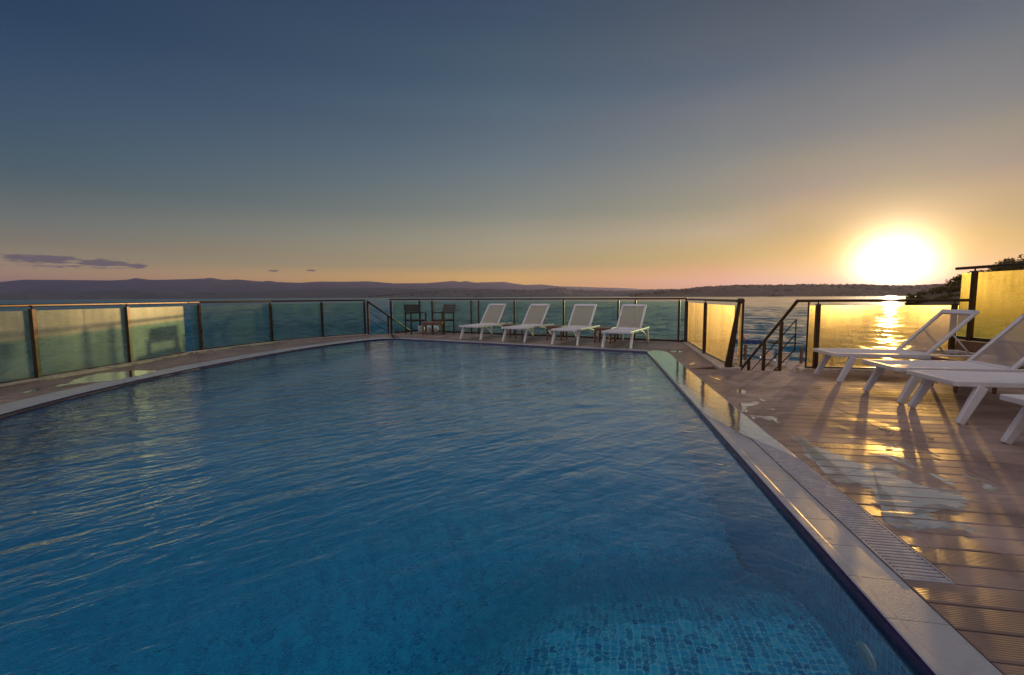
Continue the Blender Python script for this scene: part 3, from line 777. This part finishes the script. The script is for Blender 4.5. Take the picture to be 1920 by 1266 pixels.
# ------------------------------------------------------------------ stair handrails and stairs
def handrail(label, start, d, slope, length, rods, posts_t, r=.026, rise=None):
    root = empty('stair_handrail', (start[0], start[1], 0)); tag(root, label, 'handrail')
    d = Vector((d[0], d[1], 0)).normalized(); P = lambda t, dz=0.: d*t+Vector((0, 0, start[2]-slope*t+dz))
    mb = MB(); pts = []
    if rise is not None: pts += [Vector((rise[0], rise[1], start[2])), Vector((rise[0]*.4, rise[1]*.4, start[2]))]
    pts += [P(0), P(.03, .004), P(.10), P(length)]
    mb.tube(pts, r, 12); mb.build('grip_rail', M['metal'], root, 0, True)
    for t in posts_t:
        p = MB(); p.box((d.x*t, d.y*t, (start[2]-slope*t-1.25+start[2]-slope*t-.02)/2), (.05, .05, 1.23), math.atan2(d.y, d.x)); p.build('post', M['metal'], root, .006)
    for dz in rods:
        q = MB(); q.tube([P(.02, dz), P(length, dz)], .009, 8); q.build('rod', M['metal'], root, 0, True)
    v = MB(); v.tube([P(.02, rods[0]+.01), P(.02, rods[-1]-.01)], .010, 8); v.build('end_rod', M['metal'], root, 0, True)
    return root
W_ST = Vector((.16, 1)).normalized()
handrail('brown metal handrail descending the stair beside the golden glass', (4.45, 7.10, 1.085), W_ST, .6, 5.0, (-.285, -.52, -.76), (.55, 1.25, 2.0, 3.2, 4.4))
handrail('dark handrail descending at the far left gap beside the armchairs', (-4.56, 14.36, 1.06), (.62, .78), .62, 3.2, (-.30, -.56, -.84), (.02, .78, 1.55, 2.4), r=.028)
def stairs(label, p, d, w, drop, n):
    root = empty('staircase', (p[0], p[1], 0)); tag(root, label, 'stairs'); d = Vector((d[0], d[1])).normalized(); s = Vector((d.y, -d.x)); rise = drop/n; run = rise/.6
    for k in range(n):
        c = d*(run*(k+.5)); mb = MB(); mb.box((c.x, c.y, -rise*(k+1)-.025), (run+.02, w, .05), math.atan2(d.y, d.x)); mb.build('tread', M['pier_deck'], root)
    for sg in (-1, 1):
        a = s*(sg*w/2); b = a+d*(run*n); mb = MB(); mb.bar((a.x, a.y, -.14), (b.x, b.y, -drop-.05), .04, .2); mb.build('stringer', M['metal'], root)
    return root
stairs('stair going down to the lower pier through the right opening', (3.98, 7.52), W_ST, .86, 2.9, 16)

# ------------------------------------------------------------------ sun loungers
def lounger(label):
    root = empty('sun_lounger'); tag(root, label, 'sun lounger')
    W = .325
    f = MB()
    for sx in (-1, 1):
        f.bar((sx*W*.93, -.03, .368), (sx*W*.93, 1.80, .368), .052, .050)
        pts = []                                              # arched brace under the rail
        for k in range(9):
            a = k/8; pts.append((sx*W*.95, .86+.82*a, .345-.30*(a**2.4)))
        f.tube(pts, [.020]*9, 8)
    f.bar((-W, -.03, .368), (W, -.03, .368), .05, .046); f.bar((-W*.9, 1.02, .362), (W*.9, 1.02, .362), .04, .036); f.bar((-W, 1.79, .366), (W, 1.79, .366), .04, .04)
    f.build('frame', M['white'], root, .010, seg=3)
    for sx in (-1, 1):
        l = MB(); l.bar((sx*W*.99, .01, 0), (sx*W*.95, .175, .345), .046, .060, up=(0, 1, 0), w2=.05, h2=.085); l.build('leg', M['white'], root, .010, seg=3)
        l = MB(); l.bar((sx*W*.99, 1.73, 0), (sx*W*.95, 1.63, .345), .046, .052, up=(0, 1, 0), w2=.05, h2=.075); l.build('leg', M['white'], root, .010, seg=3)
    s = MB(); ny = 12; vs = []; fs = []                        # seat sling, sagging a little between the rails
    for i in range(ny+1):
        y = -.005+1.03*i/ny
        for j in range(7):
            x = -W*.90+1.80*W*j/6; sag = .022*math.sin(PI*j/6)*min(1, 4*i/ny)*min(1, 4*(ny-i)/ny+.15); vs.append((x, y, .389-sag))
    for i in range(ny):
        for j in range(6): fs.append((i*7+j, i*7+j+1, i*7+j+8, i*7+j+7))
    s.add(vs, fs); so = s.build('seat_sling', M['sling'], root, 0, True)
    th = R_(47); cy_, sz = math.cos(th), math.sin(th); LB = .79; O = Vector((0, 1.02, .375)); BW = .305
    B = lambda x, t, n=0.: O+Vector((x, cy_*t-sz*n, sz*t+cy_*n))
    b = MB()
    for sx in (-1, 1): b.bar(B(sx*BW*.93, 0), B(sx*BW*.93, LB), .045, .038, up=(0, -sz, cy_))
    b.bar(B(-BW, LB-.03), B(BW, LB-.03), .072, .038, up=(0, -sz, cy_)); b.bar(B(-BW, .02), B(BW, .02), .04, .034, up=(0, -sz, cy_))
    bo_ = b.build('backrest', M['white'], root, .010, seg=3)
    q = MB(); q.add([B(-BW*.88, .03, .008), B(BW*.88, .03, .008), B(BW*.88, LB-.05, .008), B(-BW*.88, LB-.05, .008)], [(0, 1, 2, 3)]); q.build('back_sling', M['back_sling'], bo_)
    for sx in (-1, 1):
        t = MB(); t.tube([B(sx*BW*.80, .42), Vector((sx*BW*.80, 1.56, .375))], .011, 8); t.build('support_strut', M['white'], root, 0, True)
    return root
far_labels = ['white sun lounger by the far pool edge, nearest the two dark armchairs', 'white sun lounger by the far pool edge, second from the dark armchairs',
              'white sun lounger by the far pool edge, second from the golden corner glass', 'white sun lounger by the far pool edge, nearest the golden corner glass']
lp = lounger(far_labels[0])
fpts = [((861, 636.3), (903, 639.5)), ((940.6, 641), (985, 643.9)), ((1032.5, 647.2), (1084, 649.4)), ((1126.6, 653.1), (1184.6, 656))]
FPOS = []
frz = math.atan2(FN.y, FN.x)-PI/2
for i, (a, b) in enumerate(fpts):
    o = lp if i == 0 else copy_tree(lp)
    c = (G(*a)+G(*b))/2; FPOS.append(c); o.location = (c.x, c.y, 0.002); o.rotation_euler = (0, 0, frz); o.rotation_euler[2] += (.018, -.022, .012, -.008)[i]; o['label'] = far_labels[i]; o['group'] = 'sun loungers along the far pool edge'
right_labels = ['white sun lounger on the right deck, farthest of its row, beside the side table', 'white sun lounger on the right deck, second of its row from the golden glass',
                'white sun lounger on the right deck, third of its row from the golden glass', 'white sun lounger nearest the viewer, only its foot end in view']
rrz = math.atan2(Q_DIR.y, Q_DIR.x)-PI/2
RPOS = []
for i, (a, b) in enumerate((((1525, 702), (1575, 718)), ((1617, 733), (1690, 758)), ((1702, 763), (1800, 797)), ((1880, 831), None))):
    o = copy_tree(lp); c = (G(*a)+G(*b))/2 if b else G(*a)-E_DIR.to_3d()*.33
    RPOS.append(c); o.location = (c.x, c.y, 0.002); o.rotation_euler = (0, 0, rrz); o['label'] = right_labels[i]; o['group'] = 'sun loungers on the right deck'
pier_labels = ['white sunbed on the lower pier seen from behind its raised back', 'white sunbed on the lower pier left of the handrail posts', 'white sunbed at the lower pier edge beside the golden fence']
for i, (u, v, rz) in enumerate(((1475, 693, R_(-24)), (1446, 687, R_(-24)), (1386, 688, R_(-20)))):
    o = copy_tree(lp); p = G(u, v, PIER_Z); o.location = (p.x+.9*math.sin(-rz+0)*1, p.y+1.3, PIER_Z+.002); o.rotation_euler = (0, 0, rz+PI); o['label'] = pier_labels[i]; o['group'] = 'sunbeds on the lower pier'

# ------------------------------------------------------------------ side tables, armchairs, pots
def side_table(label, w=.44, d=.44, h=.385):
    root = empty('side_table'); tag(root, label, 'side table')
    t = MB(); t.box((0, 0, h-.02), (w, d, .04)); t.build('table_top', M['brown'], root, .010, seg=3)
    a = MB()
    for sx in (-1, 1): a.box((sx*(w/2-.025), 0, h-.06), (.03, d-.09, .045))
    for sy in (-1, 1): a.box((0, sy*(d/2-.025), h-.0605), (w-.09, .03, .045))
    a.build('apron', M['brown'], root, .006)
    for sx in (-1, 1):
        for sy in (-1, 1):
            l = MB(); l.bar((sx*(w/2-.022), sy*(d/2-.022), 0), (sx*(w/2-.026), sy*(d/2-.026), h-.038), .036, .036, w2=.05, h2=.05); l.build('leg', M['brown'], root, .006)
    return root
tp = side_table('x')
tl = ['brown side table between the two far loungers nearest the armchairs', 'brown side table between the two middle loungers of the far row', 'brown side table between the two far loungers nearest the golden corner', 'brown side table between the two farthest loungers on the right deck']
for i in range(4):
    o = tp if i == 0 else copy_tree(tp)
    if i < 3:
        c = (FPOS[i]+FPOS[i+1])/2+FN.to_3d()*1.22; rz = frz
    else:
        c = (RPOS[0]+RPOS[1])/2+Q_DIR.to_3d()*1.22; rz = rrz
    o.location = (c.x, c.y, 0.002); o.rotation_euler = (0, 0, rz); o['label'] = tl[i]; o['group'] = 'brown side tables between loungers'
def armchair(label):                                          # faces -y
    root = empty('slatted_armchair'); tag(root, label, 'armchair'); W = .25
    for sx in (-1, 1):
        l = MB(); l.bar((sx*W, -.24, 0), (sx*W, -.24, .655), .04, .04, up=(0, 1, 0)); l.build('leg', M['darkwood'], root, .004)
        l = MB(); l.bar((sx*W, .22, 0), (sx*W, .20, .66), .04, .04, up=(0, 1, 0)); l.bar((sx*W*.95, .20, .64), (sx*W*.95, .31, .925), .035, .03, up=(0, 1, 0)); l.build('leg', M['darkwood'], root, .004)
        a = MB(); a.box((sx*W, -.01, .672), (.055, .52, .028)); a.build('armrest', M['darkwood'], root, .005)
    s = MB()
    for k in range(6): s.box((0, -.21+.083*k, .445), (2*W-.05, .07, .018))
    for sx in (-1, 1): s.box((sx*(W-.035), 0, .42), (.03, .44, .035))
    s.box((0, -.235, .42), (2*W-.045, .03, .036)); s.build('seat', M['darkwood'], root, .003)
    b = MB()
    for k in range(4):
        t = k/3; b.bar((-W+.02, .212+.092*t, .67+.225*t), (W-.02, .212+.092*t, .67+.225*t), .018, .066, up=(0, .36, .93))
    b.build('backrest', M['darkwood'], root, .003)
    return root
ch = armchair('dark slatted armchair at the far left corner, facing the small table from the left')
c1 = (G(775.5, 628)+G(802, 625.5)+G(759, 625.5)+G(781.6, 624))/4; ch.location = (c1.x, c1.y, 0.002); ch.rotation_euler = (0, 0, R_(35)); ch['group'] = 'slatted armchairs at the far corner'
ch2 = copy_tree(ch); c2 = (G(810.5, 626)+G(838, 627)+G(828.5, 624.6)+G(852, 624))/4; ch2.location = (c2.x, c2.y, 0.002); ch2.rotation_euler = (0, 0, R_(-35)); ch2['label'] = 'dark slatted armchair on the table side towards the loungers, edges lit orange'
ta = side_table('low brown table between the two dark slatted armchairs', .62, .50, .405); ca = G(811, 628.5); ta.location = (ca.x, ca.y+.22, .002); ta.rotation_euler = (0, 0, 0)
for i, (u, v, r, lab) in enumerate(((789, 624.5, .105, 'white rounded pot under the low table, farthest left of three'), (803, 625, .10, 'white rounded pot under the low table, middle of three'), (815.5, 624, .095, 'white rounded pot under the low table, lit orange by the sun'))):
    p = G(u, v); mb = MB(); h = .235 if i < 2 else .22
    mb.lathe([(r*.72, 0), (r*.95, h*.18), (r*1.05, h*.5), (r*.98, h*.82), (r*.80, h), (r*.70, h*1.0), (r*.66, h*.9)], (0, 0, 0)); o = mb.build('flower_pot', M['pot'], None, 0, True); o.location = (p.x, p.y+.1, .002); tag(o, lab, 'pot', 'white pots under the low table')
# a round lamp set in the pool wall near the viewer
pl = MB(); lt = Vector((edge_x(1.62), 1.62)); nrm_ = -Q_DIR
pl_root = empty('pool_lamp', (lt.x, lt.y, -.36)); tag(pl_root, 'round pale pool lamp on the underwater wall at lower right', 'pool lamp')
def disc(r, d0, d1):
    mb = MB(); nn = Vector((nrm_.x, nrm_.y, 0)); mb.tube([nn*d0, nn*d1], r, 24); return mb
disc(.062, .0, .012).build('rim', M['pot'], pl_root, .004); disc(.046, .0125, .018).build('lens', M['white'], pl_root, .006)

# ------------------------------------------------------------------ water lying on the deck
def blob(pts, jitter=.012, sub=5, seed=1):
    """smooth closed outline through the points with small ragged steps"""
    rnd = random.Random(seed); out = []; n = len(pts)
    for i in range(n):
        p0, p1, p2, p3 = (Vector(pts[(i+k) % n][:2]) for k in (-1, 0, 1, 2))
        for k in range(sub):
            t = k/sub; v = .5*((2*p1)+(-p0+p2)*t+(2*p0-5*p1+4*p2-p3)*t*t+(-p0+3*p1-3*p2+p3)*t**3)
            out.append((v.x+rnd.uniform(-jitter, jitter), v.y+rnd.uniform(-jitter, jitter)*1.2))
    return out
def z6(x, y): return G(1480+x/4.364, 760+y/4.364)             # readings taken on enlarged crops of the photograph
def z8(x, y): return G(1220+x/4.87, 640+y/4.87)
def z1(x, y): return G(x/3.84, 640+y/3.84)
PUD = [
 ([z6(-20, 250), z6(120, 258), z6(230, 318), z6(390, 385), z6(530, 440), z6(700, 495), z6(950, 518), z6(840, 530), z6(970, 595), z6(1100, 645), z6(1250, 668), z6(1390, 690), z6(1500, 775), z6(1560, 862), z6(1440, 905), z6(1310, 885), z6(1330, 930), z6(1500, 985), z6(1620, 1050), z6(1300, 1052), z6(1000, 1040), z6(880, 1020), z6(700, 860), z6(560, 745), z6(640, 720), z6(520, 655), z6(410, 650), z6(300, 560), z6(120, 440)], .006),
 ([z6(700, 172), z6(780, 170), z6(850, 205), z6(845, 238), z6(780, 235), z6(800, 205)], .006),
 ([z6(765, 325), z6(820, 322), z6(870, 342), z6(840, 356), z6(790, 350)], .005),
 ([z6(690, 398), z6(760, 385), z6(900, 395), z6(930, 410), z6(870, 415), z6(960, 480), z6(1040, 520), z6(960, 505), z6(820, 440)], .006),
 ([z6(1120, 395), z6(1190, 398), z6(1260, 430), z6(1200, 425)], .005),
 ([z6(1130, 560), z6(1200, 565), z6(1230, 585), z6(1360, 640), z6(1350, 662), z6(1270, 640), z6(1240, 620)], .006),
 ([z6(1425, 565), z6(1500, 600), z6(1620, 640), z6(1730, 700), z6(1640, 705), z6(1560, 675), z6(1570, 640)], .008),
 ([z6(350, 150), z6(450, 175), z6(510, 200), z6(440, 195)], .006), ([z6(440, 235), z6(490, 262), z6(560, 295), z6(500, 280)], .006),
 ([z6(845, 320), z6(885, 320), z6(880, 330), z6(850, 328)], .003), ([z6(1120, 270), z6(1190, 275), z6(1180, 290), z6(1140, 285)], .004),
 ([z8(530, 315), z8(590, 335), z8(655, 355), z8(600, 350)], .012), ([z8(770, 440), z8(830, 435), z8(890, 465), z8(850, 485), z8(780, 475)], .010),
 ([z8(790, 560), z8(860, 560), z8(990, 552), z8(1010, 580), z8(920, 610), z8(900, 650), z8(850, 660), z8(800, 610)], .014),
 ([z8(890, 672), z8(1010, 682), z8(1140, 688), z8(1170, 755), z8(1090, 722), z8(960, 700), z8(930, 715)], .008),
 ([z8(970, 515), z8(1010, 525), z8(1065, 550), z8(1010, 545)], .008), ([z8(1080, 615), z8(1150, 622), z8(1120, 632)], .006),
 ([z8(340, 215), z8(380, 195), z8(405, 205), z8(370, 220)], .012), ([z8(190, 85), z8(300, 95), z8(260, 104), z8(180, 98)], .02),
 ([z1(310, 345), z1(430, 310), z1(560, 262), z1(740, 227), z1(860, 218), z1(1010, 207), z1(1170, 212), z1(960, 262), z1(860, 285), z1(740, 296), z1(640, 305), z1(520, 318), z1(420, 340)], .02),
 ([z1(150, 372), z1(230, 352), z1(300, 345), z1(270, 360), z1(180, 380)], .02),
]
E0 = OCR+E_DIR*(GR0-.0015)                                     # board rows start here
for k, (pts, j) in enumerate(PUD):
    poly = blob([tuple(p[:2]) for p in pts], j*.6, 6, k); sp = math.sqrt(area(poly))
    tag(film('puddle', poly, .0034, min(.11, sp*.17)), kind='structure')
# water standing over the far half of the coping and the grate
wf = blob([along(9.70, .016), along(8.0, .016), along(6.0, .016), along(4.6, .018), along(4.15, .10), along(3.75, COPW-.01), along(3.5, COPW+.10), along(3.35, COPW+.17), along(4.2, COPW+.180), along(6, COPW+.182), along(8, COPW+.182), along(9.70, COPW+.18)], .001, 6, 3)
ow = film('overflow_water', wf, .0065, .012); ow.data.materials[0] = M['overflow']; tag(ow, kind='structure')

# ------------------------------------------------------------------ lower pier, dock, ropes
pier_poly = [(3.6, 11.9), (12.6, 10.5), (21.0, 25.6), (13.0, 29.9), (8, 24)]
pr = empty('pier', (10, 20, PIER_Z)); tag(pr, 'lower timber pier below the terrace at the right opening', 'pier')
bp = boards('decking', [[(x-10, y-20) for x, y in pier_poly]], (0, 0), (.42, .9), .16, M['pier_deck'], gap=.012, parent=pr)
pb = MB(); pb.prism([(x-10, y-20) for x, y in pier_poly], -.22, -.03); pb.build('joists', M['post'], pr)
for (x, y) in ((12.2, 27.6), (20.0, 25.0), (16.6, 26.9), (9, 20), (12.5, 13)):
    q = MB(); q.tube([(x-10, y-20, -1.6), (x-10, y-20, -.1)], .14, 12); q.build('pile', M['post'], pr, 0, True)
RP = []
for k, (u, v) in enumerate(((1397, 675), (1502, 681), (1560, 684), (1352, 671))):
    p = G(u, v, PIER_Z); RP.append(p); r = empty('rope_post', p)
    lab = ['brown rope post on the pier edge left of the descending handrail', 'brown rope post on the pier edge right of the sunbed', 'brown rope post on the pier edge behind the right golden glass', 'brown rope post on the pier edge behind the golden corner glass'][k]
    tag(r, lab, 'post', 'rope posts along the pier edge')
    mb = MB(); mb.box((0, 0, .46), (.13, .13, .92)); mb.build('shaft', M['post'], r, .01)
    cp = MB(); cp.box((0, 0, .94), (.16, .16, .05)); cp.build('cap', M['post'], r, .01)
    kn = MB(); kn.tube([(-.10, -.07, .82), (-.16, -.08, .72), (-.10, -.07, .62)], .03, 8); kn.tube([(-.10, -.07, .45), (-.15, -.08, .38), (-.10, -.07, .30)], .03, 8); kn.build('rope_knot', M['rope'], r, 0, True)
for a, b, lab in ((3, 0, 'pair of slack ropes behind the golden corner glass'), (0, 1, 'pair of slack ropes strung across the pier edge behind the handrail'), (1, 2, 'pair of slack ropes behind the right golden glass')):
    mb = MB()
    for h in (.80, .42):
        mb.tube([RP[a].lerp(RP[b], t/12)+Vector((0, 0, h-.34*math.sin(PI*t/12))) for t in range(13)], .018, 6)
    tag(mb.build('rope', M['rope'], None, 0, True), lab, 'rope', 'ropes along the pier edge')
dk = G(1384, 644, SEA_Z); de = G(1441, 645.5, SEA_Z); dd = (de-dk).normalized(); dk2 = dk-dd*2.2
dr = empty('floating_dock', dk2); tag(dr, 'dark blue floating pontoon on the sea beyond the pier', 'pontoon')
nb = 9; Ld = (de-dk2).length
for k in range(nb):
    c = dd*(Ld*(k+.5)/nb); mb = MB(); mb.box((c.x, c.y+.6, .17), (Ld/nb-.04, 1.3, .44), math.atan2(dd.y, dd.x)); mb.build('float_block', M['dock'], dr, .06)
mb = MB(); p = G(1387.5, 640, SEA_Z); mb.lathe([(.12, 0), (.17, .12), (.14, .35), (.05, .5), (.04, .8)], (0, 0, 0), 12); o = mb.build('marker_buoy', M['red'], None, 0, True); o.location = (p.x, p.y-.8, SEA_Z+.1); tag(o, 'small red and white buoy beside the floating pontoon', 'buoy')
fl = MB(); fa, fb = G(1446, 643, SEA_Z), G(1520, 649.5, SEA_Z)
for t in (0., .06, .12, .16, .19, .60, .66, .72, .82, .88, .94, 1.):
    c = fa.lerp(fb, t); fl.tube([c+Vector((-.35, 0, .04)), c+Vector((.0, 0, .10)), c+Vector((.35, 0, .04))], [.06, .12, .06], 8)
fl.tube([fa.lerp(fb, t/10)+Vector((0, 0, .05)) for t in range(11)], .03, 6)
tag(fl.build('float_line', M['rope'], None, 0, True), 'line of dark floats on the water right of the pontoon', 'float line')

# ------------------------------------------------------------------ far shores
def hill(name, prof, dist, depth, mat, rough=.12, rows=14, step=2.0, seed=0, jag=0.0):
    rnd = random.Random(seed); u0, u1 = prof[0][0], prof[-1][0]; n = int((u1-u0)/step)
    ph = [rnd.uniform(0, 6.3) for _ in range(40)]
    def nz(x, y):
        s = 0
        for k in range(7):
            f = 1.7**k; s += math.sin(x*f*.011+ph[k]+1.3*math.sin(y*f*1.3+ph[k+8]))*math.cos(y*f*2.1+ph[k+16]+x*f*.006)/(1.45**k)
        return s/2.2
    vs = []; fs = []
    for i in range(n+1):
        u = u0+(u1-u0)*i/n
        for (a, va), (b, vb) in zip(prof, prof[1:]):
            if a <= u <= b: v = va+(vb-va)*(u-a)/(b-a); break
        d = ray(u, v); d = d/math.hypot(d.x, d.y); az = Vector((d.x, d.y)); hr = max(0, CAM_H+d.z*dist-SEA_Z)
        hr += rnd.uniform(-jag, jag)*dist/FPX
        for j in range(rows+3):
            t = j/rows
            if t <= 1:
                r = dist-depth*(1-t); s = t*t*(3-2*t); h = hr*s*.98+hr*rough*nz(u, t*3)*math.sin(PI*t)*1.0
                h = min(h, (CAM_H+d.z*r-SEA_Z)*1.0) if t < 1 else hr
                h = max(h, -2) if t > 0 else -3
            else:
                r = dist+depth*(t-1)*2.5; h = hr*(1-.45*(j-rows))-3*(j-rows == 2)
            p = az*r; vs.append((p.x, p.y, SEA_Z+h))
    m = rows+3
    for i in range(n):
        for j in range(m-1): fs.append((i*m+j, (i+1)*m+j, (i+1)*m+j+1, i*m+j+1))
    mb = MB(); mb.add(vs, fs); o = mb.build(name, mat, None, 0, True); tag(o, kind='structure'); return o, vs, m
hill('mountains', [(-420, 534), (-250, 530), (-120, 533), (0, 529), (45, 524.5), (120, 525), (200, 526), (235, 525), (255, 521.5), (285, 525), (340, 524), (380, 522.5), (396, 521), (420, 525), (445, 524), (490, 528), (505, 526.5), (520, 529), (560, 530.5), (600, 528), (640, 528.5), (690, 527.5), (740, 531.5), (800, 531), (838, 528), (850, 526.5), (862, 529), (873, 527), (890, 530), (930, 529), (945, 528.5), (960, 531), (985, 534.5), (1015, 533.5), (1050, 537), (1085, 537.5), (1120, 539), (1165, 540), (1220, 543), (1300, 547), (1400, 552)], 24000, 9000, M['far_land'], .35, 16, 2.5, 3)
hill('foothills', [(-300, 549), (-100, 546), (60, 550), (130, 549), (200, 545), (260, 544), (330, 547), (420, 549), (480, 545.5), (560, 543.5), (640, 541.5), (720, 540), (800, 540.5), (880, 540.5), (960, 543), (1050, 545), (1150, 549), (1250, 553)], 10000, 3500, M['far_land'], .5, 14, 2.5, 5)
hC, vC, mC = hill('town_hill', [(690, 556.5), (740, 553), (790, 549), (840, 545.5), (880, 547), (920, 543.5), (960, 544), (1000, 545), (1030, 541.5), (1046, 539.5), (1060, 541), (1080, 544), (1120, 545), (1150, 546), (1180, 546), (1215, 544), (1240, 543), (1300, 542), (1380, 543), (1450, 549), (1520, 554)], 7500, 2600, M['mid_land'], .4, 14, 1.5, 8, .25)
hD, vD, mD = hill('near_hill', [(1180, 553.5), (1215, 549), (1240, 546), (1270, 543.5), (1300, 540), (1340, 537), (1380, 535.5), (1420, 535), (1470, 534.5), (1520, 533.5), (1570, 534), (1600, 533.5), (1640, 535), (1680, 536), (1712, 536.5), (1740, 535), (1790, 533), (1860, 534), (2000, 536)], 3300, 900, M['near_land'], .4, 14, 1.2, 12, .3)
hE, vE, mE = hill('headland', [(1700, 558), (1722, 556), (1736, 551), (1748, 548), (1765, 544), (1776, 537), (1786, 531), (1800, 526), (1830, 517), (1858, 507), (1874, 502), (1892, 495), (1910, 492), (1930, 490), (1970, 486), (2060, 478), (2250, 474), (2500, 478)], 210, 75, M['head_land'], .3, 16, 2.0, 21, .6)

def crown(vs, fs, c, r, n, leaf, rnd, flat=.8):
    for _ in range(n):
        th = rnd.uniform(0, 2*PI); cz = rnd.uniform(-.5, 1); sn = math.sqrt(max(0, 1-cz*cz)); k = r*rnd.uniform(.55, 1.0)
        p = Vector((c[0]+k*sn*math.cos(th), c[1]+k*sn*math.sin(th), c[2]+k*cz*flat))
        a = Vector((rnd.gauss(0, 1), rnd.gauss(0, 1), rnd.gauss(0, 1))).normalized(); b = a.orthogonal().normalized()
        s = leaf*rnd.uniform(.6, 1.3); w = a.cross(b); i = len(vs)
        vs += [p-a*s, p+b*s*.6, p+a*s, p-b*s*.6]; fs.append((i, i+1, i+2, i+3))
rnd = random.Random(5); vs, fs = [], []
for k in range(330):
    i = rnd.randrange(len(vE)//mE); j = rnd.choice([16, 15, 14, 13, 12, 11, 10, 9, 8, 7]); p = Vector(vE[i*mE+j])
    if p.z < SEA_Z+1.0: continue
    r = rnd.uniform(.5, 1.0)+min(1.1, .13*(p.z-SEA_Z)); crown(vs, fs, (p.x, p.y, p.z+r*.25), r, 90, .36, rnd)
mb = MB(); mb.add(vs, fs); tag(mb.build('headland_woodland', M['leaf']), 'dense low woodland covering the headland at the right', 'woodland', kind='stuff')
vs, fs = [], []
for (src, m, cnt, rr) in ((vD, mD, 900, 5.5), (vC, mC, 700, 11)):
    for k in range(cnt):
        i = rnd.randrange(len(src)//m); j = rnd.choice([14, 14, 13, 12, 11, 10, 9, 8, 6]); p = Vector(src[i*m+j])
        if p.z < SEA_Z+6: continue
        r = rr*rnd.uniform(.6, 1.4); crown(vs, fs, (p.x, p.y, p.z+r*.05), r, 14, r*.6, rnd, .7)
mb = MB(); mb.add(vs, fs); tag(mb.build('far_woodland', M['farleaf']), 'far trees along the hills across the bay', 'woodland', kind='stuff')
mb = MB()
for (src, m, cnt, s) in ((vD, mD, 130, 7), (vC, mC, 220, 11)):
    for k in range(cnt):
        i = rnd.randrange(len(src)//m); j = rnd.choice([2, 3, 4, 5, 6, 7, 8, 9]); p = Vector(src[i*m+j])
        if p.z < SEA_Z+2: continue
        w, h = s*rnd.uniform(.5, 1.5), s*rnd.uniform(.35, .7); mb.box((p.x, p.y, p.z+h*.3), (w, w*.8, h), rnd.uniform(-.5, .5))
tag(mb.build('far_town', M['house']), 'tiny pale houses scattered on the hills across the bay', 'town', kind='stuff')

def ship(label, u, dist, length, h):
    p = AT(u, 554, dist); r = empty('ship', (p.x, p.y, SEA_Z)); tag(r, label, 'ship'); L = length/2
    mb = MB(); mb.add([(-L, -3, 0), (L*.9, -3, 0), (L*.9, 3, 0), (-L, 3, 0), (-L*1.05, -4, h), (L*1.1, -.5, h*1.15), (L*1.1, .5, h*1.15), (-L*1.05, 4, h)], [(0, 3, 2, 1), (4, 5, 6, 7), (0, 1, 5, 4), (1, 2, 6, 5), (2, 3, 7, 6), (3, 0, 4, 7)]); mb.build('hull', M['hull'], r)
    c = MB(); c.box((-L*.55, 0, h*1.5), (L*.35, 5, h)); c.build('deckhouse', M['hull'], r)
ship('small dark ship anchored below the hill left of the sun', 1456, 1900, 56, 3.6)
ship('small dark ship far off above the sun loungers', 898, 4200, 96, 5)

# ------------------------------------------------------------------ the evening air over the bay
def haze():
    t = NT('haze_air'); v = t.n('ShaderNodeVolumePrincipled'); v.inputs['Color'].default_value = (.44, .43, .82, 1)
    v.inputs['Density'].default_value = 3.6e-5; v.inputs['Anisotropy'].default_value = .58
    m = t.done(None, v.outputs[0]); mb = MB(); top = 1060
    mb.box((0, 14000, (SEA_Z-6+top)/2), (76000, 46000, top-SEA_Z+6)); o = mb.build('haze', m); tag(o, kind='stuff')
haze()
